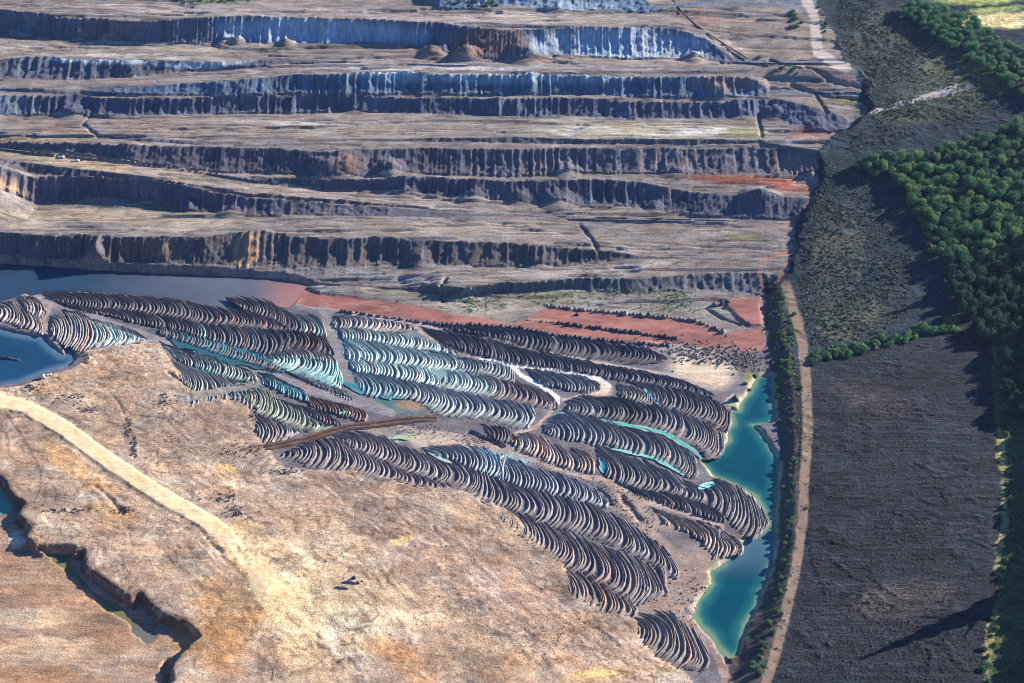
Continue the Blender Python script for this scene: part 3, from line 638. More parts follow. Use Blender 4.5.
def soil(X, Y, Z, C):
    """colour of the ground and its object class"""
    u, v = project(X, Y, Z)
    wu = u + 7 * fbm(X / 25, Y / 25, 3, 201) + 2.5 * fbm(X / 6, Y / 6, 2, 202)
    wv = v + 3.0 * fbm(X / 25, Y / 25, 3, 203) + 1.2 * fbm(X / 6, Y / 6, 2, 204)
    col = np.tile(srgb(136, 126, 118), (len(X), 1))
    face = np.isin(C - 1, list(FACES))
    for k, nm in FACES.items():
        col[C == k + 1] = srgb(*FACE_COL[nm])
    nearz = (C == NL - 1)
    col[nearz] = srgb(108, 103, 106)
    sand = SANDM(X, Y) > .5
    col[nearz & sand] = srgb(176, 152, 129)
    C = np.where(nearz & sand, 107, C)
    col[C == 101] = srgb(154, 130, 110)
    pw = near_mask(X, Y, CW_PLAIN, 12)  # bank of the step darkened, standing in for its deep shade
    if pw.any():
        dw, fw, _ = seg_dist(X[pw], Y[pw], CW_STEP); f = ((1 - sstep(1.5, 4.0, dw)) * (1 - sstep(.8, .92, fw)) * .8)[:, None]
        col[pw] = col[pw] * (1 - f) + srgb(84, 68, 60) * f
    col[C == 102] = srgb(88, 80, 76)
    col[C == 103] = srgb(78, 72, 72)
    def run(bl, mask):
        ii = np.nonzero(mask)[0]; ii = ii[np.argsort(wv[ii])]; vs_ = wv[ii]
        for B in bl:
            r = max(B[2], B[3]) * 1.25; a_ = math.radians(B[4])
            rv_ = 1.2 * (abs(math.sin(a_)) * B[2] + abs(math.cos(a_)) * B[3])
            i0, i1 = np.searchsorted(vs_, (B[1] - rv_, B[1] + rv_)); jj = ii[i0:i1]; jj = jj[np.abs(wu[jj] - B[0]) < r]
            if len(jj):
                f = blob(wu[jj], wv[jj], B)[:, None]
                col[jj] = col[jj] * (1 - f) + srgb(*B[5]) * f
    hillm = (C == 103)
    # hedge line parts hillside from field
    hv = np.interp(u, [790, 812, 850, 900, 958, 1010, 1100], [362, 360, 350, 336, 320, 318, 318])
    fld = hillm & (v > hv)
    col[hillm & ~fld] = srgb(44, 55, 62)
    col[fld] = srgb(44, 47, 54)
    C = np.where(hillm & ~fld, 105, C)
    # shoulder of the field beyond the bushes is grassy
    gx = np.interp(v, [330, 420, 470, 520, 600, 690], [985, 996, 1006, 1006, 995, 978])
    gm = fld & (wu > gx + 2)
    col[gm] = srgb(84, 92, 62); C = np.where(gm, 108, C)
    run(HILL_BLOBS, (C == 103) | (C == 105) | (C == 108))
    run(BLOBS_FACE, face | (C < NL - 1) & (C > 0) & (Z > 8) & False | face)
    run(BLOBS, ~face & (C != 103) & (C != 105) & (C != 108) & (C != 102))
    # salty / muddy shores of the ponds
    for poly, c, w in ((CW_TURQ, (170, 162, 134), 3.4), (CW_MAIN, (150, 130, 118), 3), (CW_LEFT, (150, 135, 118), 3), (CW_CREEK, (150, 128, 98), 2)):
        p = near_mask(X, Y, poly, 12)
        if p.any():
            d, _, _ = seg_dist(X[p], Y[p], poly, True)
            f = (1 - sstep(w * .4, w, d + fbm(X[p] / 5, Y[p] / 5, 2, 71) * 1.5))[:, None] * .85
            col[p] = col[p] * (1 - f) + srgb(*c) * f
    m = C == 104
    mr = fbm(X[m] / 18, Y[m] / 9, 3, 301)[:, None]
    col[m] = srgb(150, 102, 92) * (1 + .3 * mr) 
    f = (sstep(.15, .6, fbm(X[m] / 26, Y[m] / 8, 3, 305)) * .55)[:, None]
    col[m] = col[m] * (1 - f) + srgb(186, 142, 128) * f
    # red rivulets on the pit's right rim
    for path, w in (([(815, 196), (803, 205), (795, 217), (785, 222)], 1.6), ([(783, 220), (790, 235), (793, 250), (792, 262), (783, 274), (778, 282)], 1.5), ([(793, 250), (775, 256), (760, 262), (756, 270), (758, 280)], 1.8), ([(757, 262), (768, 256), (788, 254)], 1.0), ([(757, 272), (762, 290), (760, 300)], 2.0), ([(650, 347), (690, 344), (730, 346), (760, 330)], .8)):
        m = near_mask(wu, wv, path, 4)
        if not m.any(): continue
        d, _, _ = seg_dist(wu[m], wv[m], path)
        f = ((1 - sstep(w * .5, w * 1.3, d)) * .6)[:, None]
        col[m] = col[m] * (1 - f) + srgb(170, 118, 100) * f
    # thin wheel tracks and drains on bare ground
    for path, w, c in RUTS:
        m = near_mask(u, v, path, 5) & ((C == 107) | (C == 101) | (C < NL))
        if not m.any(): continue
        d, _, _ = seg_dist(u[m] + 1.0 * fbm(X[m] / 8, Y[m] / 8, 2, 9), v[m], path)
        w = max(w * 1.25, 1.15); f = ((1 - sstep(w * .35, w, d)) * .85)[:, None]
        col[m] = col[m] * (1 - f) + srgb(*c) * f
    # streaks of traffic and wind on the sandy ground
    m = (C == 107)
    if m.any():
        for path, w0, sd in (([(60, 427), (140, 482), (205, 522), (250, 555), (285, 600), (310, 650), (325, 720)], 70, 1), ([(300, 470), (420, 520), (520, 580), (620, 650), (700, 720)], 60, 2), ([(100, 345), (150, 380), (190, 420), (260, 460)], 40, 3)):
            d, fr, sg = seg_dist(X[m], Y[m], wpts(path, 4)); d = d * sg
            q = fbm(d / 1.9 + 3 * fbm(X[m] / 30, Y[m] / 30, 2, sd), fr * 14, 3, 600 + sd, .7) + .5 * fbm(d / 7, fr * 8, 2, 610 + sd)
            f = np.exp(-(d / w0) ** 2)
            col[m] = col[m] * np.clip(1 + .5 * q * f, .5, 1.5)[:, None]
        for sc, sd, cc, lo, hi, st in ((26, 631, (132, 110, 94), .05, .4, .5), (15, 632, (214, 190, 156), .15, .45, .45), (7, 633, (112, 92, 78), .2, .45, .5), (5, 634, (226, 208, 180), .3, .5, .4)):
            f = (sstep(lo, hi, fbm(X[m] / sc + .3 * Y[m] / sc, Y[m] / sc, 5, sd, .62)) * st)[:, None]
            col[m] = col[m] * (1 - f) + srgb(*cc) * f
        sp = vnoise(X[m] / 1.7, Y[m] / 1.7, 620); pt = sstep(-.1, .5, fbm(X[m] / 30, Y[m] / 22, 3, 621))
        col[m] = col[m] * (1 - .45 * sstep(.70, .88, sp) * pt)[:, None]
    # tracks
    for ti, (nm, lb, path, hw, c, mt) in enumerate(TRACKS):
        m = (u > min(p[0] for p in path) - 20) & (u < max(p[0] for p in path) + 20) & (v > min(p[1] for p in path) - 20) & (v < max(p[1] for p in path) + 20)
        if nm == 'haul_road': m &= (C != 101)
        if not m.any(): continue
        d, fr, _ = seg_dist(u[m], v[m], path)
        hwv = hw * (1 + (1.3 * sstep(.55, .9, fr) if nm == 'haul_road' else 0))
        q = d + (.9 if nm != 'haul_road' else .8 + 5 * sstep(.55, .75, fr)) * fbm(X[m] / (7 if nm != 'haul_road' else 13), Y[m] / 7, 4, 210 + ti, .6)
        fade = (1 - .55 * sstep(.6, .85, fr)) if nm == 'haul_road' else 1
        f = ((1 - sstep(hwv * .75, hwv * 1.15, q)) * .95 * fade)[:, None]
        cm = col[m]; col[m] = cm * (1 - f) + srgb(*c) * f
        Cm = C[m]; C[m] = np.where((f[:, 0] > .5), 200 + ti, Cm)
    return np.clip(col, 0, 1), C

RUTS = [([(95, 381), (110, 389), (120, 405), (132, 415), (155, 417), (177, 420), (190, 432)], .8, (84, 78, 78)), ([(57, 411), (75, 420), (100, 421), (130, 425), (165, 440), (190, 452)], .9, (110, 92, 80)),
        ([(5, 412), (15, 425), (25, 440), (36, 460), (42, 472), (40, 490), (33, 503)], .7, (92, 80, 76)), ([(2, 428), (8, 440), (8, 455), (20, 462), (40, 466)], .6, (104, 90, 82)), ([(18, 424), (19, 438), (32, 450), (44, 453)], .6, (104, 90, 82)),
        ([(333, 560), (340, 555), (350, 548)], 1.3, (140, 125, 110)), ([(365, 603), (375, 605), (380, 614), (372, 621), (360, 622)], 1.2, (128, 108, 92)), ([(345, 628), (355, 630), (367, 626)], 1.6, (110, 94, 84)), ([(340, 645), (350, 644), (352, 638)], 1.0, (60, 50, 46)),
        ([(243, 520), (250, 517), (255, 522)], .9, (70, 60, 55)), ([(258, 525), (264, 522), (270, 524)], .9, (70, 60, 55)), ([(338, 662), (350, 655), (362, 655)], 1.2, (96, 76, 60)), ([(350, 675), (362, 676), (364, 684)], 1.4, (90, 70, 54)),
        ([(300, 655), (320, 630), (318, 645)], .8, (100, 90, 84)), ([(285, 612), (295, 622), (300, 628)], .6, (110, 84, 60)), ([(272, 680), (277, 660)], .8, (80, 58, 40)), ([(598, 625), (610, 650), (630, 668)], .8, (110, 92, 80)), ([(605, 620), (640, 655), (665, 672)], 1.2, (120, 100, 86)), ([(560, 600), (590, 622), (640, 660)], 1.5, (118, 100, 88)),
        ([(270, 556), (285, 566), (280, 572)], 1.0, (140, 122, 104)), ([(590, 240), (598, 248)], .8, (90, 84, 80)), ([(260, 120), (400, 123), (520, 126)], .5, (150, 140, 128)), ([(320, 12), (420, 14), (520, 19)], .6, (150, 138, 132)), ([(540, 66), (640, 69), (735, 71)], .6, (150, 140, 136)),
        ([(512, 226), (600, 232), (680, 244), (740, 250)], .6, (128, 118, 110)), ([(540, 70), (600, 70)], .5, (120, 110, 106)), ([(100, 47), (240, 52)], .5, (165, 150, 136)), ([(400, 276), (470, 277), (560, 275), (690, 258)], .7, (150, 140, 132))]

def build_ground():
    parts = {}
    def add(xs, ys):
        Xg, Yg = np.meshgrid(xs, ys)
        X = Xg.ravel(); Y = Yg.ravel()
        Z, C = terrain(X, Y)
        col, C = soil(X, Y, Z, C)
        nx, ny = len(xs), len(ys)
        idx = np.arange(nx * ny).reshape(ny, nx)
        F = np.stack([idx[:-1, :-1], idx[:-1, 1:], idx[1:, 1:], idx[1:, :-1]], -1).reshape(-1, 4)
        fc = C.reshape(ny, nx)[:-1, :-1].ravel()
        V = np.stack([X, Y, Z], 1)
        for c in np.unique(fc):
            f = F[fc == c]
            used, inv = np.unique(f, return_inverse=True)
            parts.setdefault(int(c), []).append((V[used], inv.reshape(-1, 4), col[used]))
    YM = 905.0
    xf = np.arange(-585, 600.1, 1.3); yf = np.concatenate([np.arange(YM, 1190, 1.05), np.arange(1190, 1560, 1.25)])
    xn = np.arange(-425, 440.1, 1.0); yn = np.append(np.arange(495, YM, 1.0), YM)
    add(xf, yf); add(xn, yn)
    # coarse ground far beyond the picture on every side
    coarse = lambda a, b, n: np.linspace(a, b, n)
    add(coarse(-4000, -585, 40), coarse(YM, 1560, 60)); add(coarse(600.0, 4000, 40), coarse(YM, 1560, 60))
    add(coarse(-4000, -425, 40), coarse(495, YM, 40)); add(coarse(440, 4000, 40), coarse(495, YM, 40))
    add(coarse(-4000, 4000, 120), coarse(1558, 7000, 60)); add(coarse(-4000, 4000, 120), coarse(-600, 495, 40))
    return parts

parts = build_ground()
iname = {}
for k in range(1, NL):
    iname[k] = LINES[k - 1][0]
BENCH_LABEL = {
    'far': 'pale bare ground along the very top of the mine', 'rim_toe': 'highest pale bench above the long blue-grey cliff', 'a_toe': 'tan bench below the highest long cliff', 'b_toe': 'sloping grey ramp between the two upper left cliffs',
    'c_toe': 'narrow grey ledge between two blue-grey cliffs', 'd_toe': 'wide tan and yellowish bench in the upper middle', 'e_up_toe': 'narrow bench above the tall fluted middle cliff', 'e_toe': 'narrow ledge below the tall fluted cliff, rusty red at its right end',
    'f_toe': 'long haul road bench slanting down from the left', 'ledge_back': 'thin ledge under the haul road at left', 'ledge_toe': 'broad tan bench above the cliff over the blue pond', 'g_toe': 'grey pit floor shelf above the pond and red mud',
    'shore': 'pale grey ground around the red mud and the end of the blue pond', 'h_toe': 'grey slope between the lowest scarp and the red mud'}
FACE_LABEL = {'rim': 'short blue-grey cliff at the top edge of the photo', 'a': 'highest long cliff with pale blue-grey fluted face', 'b': 'upper left cliff tapering away to the right', 'c': 'bluish cliff above the narrow grey ledge', 'd': 'dark fluted cliff below the narrow grey ledge', 'e_up': 'low dark scarp above the tall fluted middle cliff',
              'e': 'tall fluted dark cliff across the middle benches', 'f': 'dark cliff above the slanting haul road bench', 'road': 'low scarp along the lower edge of the haul road', 'ledge': 'dark cliff over the broad tan bench at left', 'g': 'tall dark cliff standing over the blue pond', 'h': 'lowest dark scarp beside pond and red mud'}
for c, lst in parts.items():
    V = []; F = []; K = []; off = 0
    for v, f, k in lst:
        V.append(v); F.append(f + off); K.append(k); off += len(v)
    V = np.concatenate(V); F = np.concatenate(F); K = np.concatenate(K)
    if c == 0: nm, lb, mt, ct = 'ground', 'far open ground beyond the mine', 'bench', 'ground'
    elif c >= 200: nm, lb, _, _, _, mt = [TRACKS[c - 200][i] for i in range(6)]; ct = 'road' if 'road' in nm else 'track'
    elif c == 101: nm, lb, mt, ct = 'lower_plain', 'brown lower plain in the bottom left corner', 'plain', 'ground'
    elif c == 102: nm, lb, mt, ct = 'embankment', 'dark bank between the turquoise pond and the field track', 'spoil', 'bank'
    elif c == 103: nm, lb, mt, ct = 'ploughed_field', 'dark brown ploughed field at the lower right', 'field', 'field'
    elif c == 104: nm, lb, mt, ct = 'mud_flat', 'flat of red mud stretching between pond and spoil rows', 'mud', 'mud'
    elif c == 105: nm, lb, mt, ct = 'hillside', 'dark scrubby hillside right of the terraces', 'hill', 'hillside'
    elif c == 107: nm, lb, mt, ct = 'sandy_ground', 'wide tan sandy ground across the lower left', 'sand', 'ground'
    elif c == 108: nm, lb, mt, ct = 'grass_verge', 'shaded grassy verge along the right edge of the field', 'hill', 'grass'
    elif (c - 1) in FACES: nm, lb, mt, ct = 'cliff_face', FACE_LABEL[FACES[c - 1]], 'face', 'cliff'
    elif c == NL - 1: nm, lb, mt, ct = 'spoil_ground', 'grey spoil ground under the ridge rows', 'spoil', 'ground'
    else: nm, lb, mt, ct = 'bench', BENCH_LABEL.get(iname[c], 'thin pale ledge between two cliffs, ' + iname[c].replace('_', ' ')), 'bench', 'bench'
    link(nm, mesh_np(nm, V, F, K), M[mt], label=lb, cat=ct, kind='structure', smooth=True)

# ------------------------------------------------------------------ water
def water(name, label, poly, z, colf, grow=8, step=1.6):
    P = np.array(poly)
    xs = np.arange(max(P[:, 0].min(), -640) - grow, P[:, 0].max() + grow, step); ys = np.arange(P[:, 1].min() - grow, P[:, 1].max() + grow, step)
    Xg, Yg = np.meshgrid(xs, ys); X = Xg.ravel(); Y = Yg.ravel()
    d, _, _ = seg_dist(X, Y, poly, True)
    s = np.where(in_poly(X, Y, poly), d, -d)
    idx = np.arange(len(X)).reshape(len(ys), len(xs))
    F = np.stack([idx[:-1, :-1], idx[:-1, 1:], idx[1:, 1:], idx[1:, :-1]], -1).reshape(-1, 4)
    F = F[(s[F] > -grow).all(1)]
    used, inv = np.unique(F, return_inverse=True)
    col = colf(X[used], Y[used], s[used])
    V = np.stack([X[used], Y[used], np.full(len(used), z)], 1)
    return link(name, mesh_np(name, V, inv.reshape(-1, 4), col), M['water'], label=label, cat='water', kind='structure')

def lerp3(a, b, f):
    return a * (1 - f)[:, None] + b * f[:, None]

def col_main(X, Y, s):
    u, v = project(X, Y, 0 * X)
    w = u + 14 * fbm(X / 40, Y / 25, 3, 401)
    c = lerp3(np.tile(srgb(46, 66, 88), (len(X), 1)), np.tile(srgb(92, 98, 106), (len(X), 1)), sstep(60, 240, w))
    return lerp3(c, np.tile(srgb(152, 110, 104), (len(X), 1)), sstep(248, 302, w + (v - 285) * .6))
def col_left(X, Y, s):
    return lerp3(np.tile(srgb(84, 112, 128), (len(X), 1)), np.tile(srgb(28, 66, 94), (len(X), 1)), sstep(0, 9, s))
def col_turq(X, Y, s):
    q = s + 2 * fbm(X / 9, Y / 9, 3, 403)
    c = lerp3(np.tile(srgb(112, 140, 112), (len(X), 1)), np.tile(srgb(34, 98, 100), (len(X), 1)), sstep(-.5, 4, q))
    c = lerp3(c, np.tile(srgb(8, 70, 84), (len(X), 1)), sstep(2, 10, q))
    u, v = project(X, Y, 0 * X)
    return lerp3(c, np.tile(srgb(88, 112, 132), (len(X), 1)), sstep(525, 545, v) * (1 - sstep(553, 585, v)) * .55)
def col_creek(X, Y, s):
    u, v = project(X, Y, 0 * X - 3.5)
    c = lerp3(np.tile(srgb(118, 114, 78), (len(X), 1)), np.tile(srgb(92, 98, 62), (len(X), 1)), sstep(0, 4, s))
    return lerp3(c, np.tile(srgb(104, 104, 94), (len(X), 1)), sstep(616, 634, v))
water('pond', 'long blue pond turning reddish at its right end', CW_MAIN, 0, col_main)
water('pond', 'dark blue pond at the left edge', CW_LEFT, 0, col_left)
water('pond', 'turquoise pond between the spoil rows and the bushy bank', CW_TURQ, 0, col_turq, step=1.2)
water('creek', 'olive green creek under the dark bank at lower left', CW_CREEK, -3.5, col_creek, grow=4, step=1.0)
water('creek', 'mint green pool end at the lower left edge', CW_CREEKUP, -3.5, lambda X, Y, s: np.tile(srgb(92, 150, 128), (len(X), 1)), grow=5, step=1.5)

def pool(label, px, hw, c, z=2.5, pale=None):
    """narrow strip of water along a pixel path"""
    P = np.array(wpts(px, z)); L = np.r_[0, np.cumsum(np.hypot(*np.diff(P, axis=0).T))]
    n = max(6, int(L[-1] / 2)); s = np.linspace(0, L[-1], n)
    x = np.interp(s, L, P[:, 0]); y = np.interp(s, L, P[:, 1])
    tx = np.gradient(x); ty = np.gradient(y); ln = np.hypot(tx, ty); nx, ny = -ty / ln, tx / ln
    w = hw * np.sin(np.pi * np.clip(s / L[-1], .02, .98)) ** .4
    rows = []
    for k, a in enumerate((-1, -.5, .5, 1)):
        ww = w * a * (1 + .5 * fbm(s / 6, s * 0 + k, 2, 500 + k))
        rows.append(np.stack([x + nx * ww, y + ny * ww, np.full(n, z)], 1))
    V = np.concatenate(rows); idx = np.arange(4 * n).reshape(4, n)
    F = np.stack([idx[:-1, :-1], idx[:-1, 1:], idx[1:, 1:], idx[1:, :-1]], -1).reshape(-1, 4)
    col = np.tile(srgb(*c), (4 * n, 1)); edge = srgb(*(pale or c))
    col[:n] = edge; col[-n:] = edge
    link('pool', mesh_np('pool', V, F, col), M['water'], label=label, cat='water', kind='structure')
pool('broad dark teal flooded ground among the ridges left of centre', [(168, 336), (200, 346), (240, 357), (285, 370)], 9, (46, 92, 102), z=2.35, pale=(60, 100, 106))
pool('teal water in the troughs of the big teal tinted row', [(344, 383), (362, 389), (384, 394), (405, 398)], 4.5, (62, 124, 128), z=2.35, pale=(96, 140, 140))
pool('milky water in the troughs of the mint tinted rows', [(342, 352), (380, 358), (425, 370), (470, 384), (500, 396)], 8, (130, 160, 152), z=2.2, pale=(120, 145, 140))
pool('milky water in the troughs at the left mint row', [(92, 330), (115, 336), (142, 341)], 5, (150, 186, 178), z=2.3)
pool('pale blue water in the troughs under the long tan track', [(478, 452), (500, 460), (515, 468)], 5, (140, 172, 178), z=2.3)
pool('turquoise water in the troughs left of the grey track', [(300, 366), (320, 374), (338, 386)], 6, (110, 160, 156), z=2.35)
pool('turquoise channel between the two long rows beside the turquoise pond', [(596, 419), (628, 425), (665, 433), (690, 448), (703, 459)], 2.2, (88, 168, 158), pale=(175, 190, 150))
pool('turquoise channel under the row ending at the pale cove', [(612, 449), (640, 454), (657, 459), (684, 475)], 1.7, (110, 190, 182), pale=(190, 205, 180))
pool('teal channel beside the long diagonal track', [(158, 330), (185, 337), (215, 344), (250, 353), (275, 361), (292, 368)], 2.4, (60, 130, 135), pale=(90, 140, 135))
pool('teal channel under the row beside the branching track', [(190, 367), (220, 374), (250, 382)], 1.5, (70, 140, 135))
pool('small teal pool where two tracks meet', [(272, 384), (290, 389), (304, 394)], 2.4, (60, 135, 138))
pool('deep turquoise pool at the end of a short spoil row', [(600, 457), (604, 464), (605, 473)], 3.2, (20, 120, 135), pale=(160, 205, 195))
pool('turquoise strip inside the curve of a small row', [(644, 389), (652, 395), (658, 405)], 1.8, (80, 180, 180), pale=(180, 220, 210))
pool('pale turquoise pool in the notch between two lobes', [(699, 489), (706, 486), (714, 482)], 2.6, (130, 215, 210), pale=(190, 225, 215))
pool('tiny dark pool on the sandy ground beside dark lumps', [(341, 583), (349, 583), (357, 584)], 1.5, (40, 52, 84), z=4.75)
pool('milky green puddle below the brown ramp', [(392, 439), (400, 437), (410, 439)], 1.8, (160, 185, 150), z=2.6)
pool('mint puddle beside the brown ramp', [(340, 414), (346, 412), (351, 414)], 2.0, (165, 215, 180), z=2.7)
pool('pale green channel along the edge of a lower spoil row', [(428, 452), (440, 458), (452, 463)], 1.4, (160, 185, 160), z=2.6)

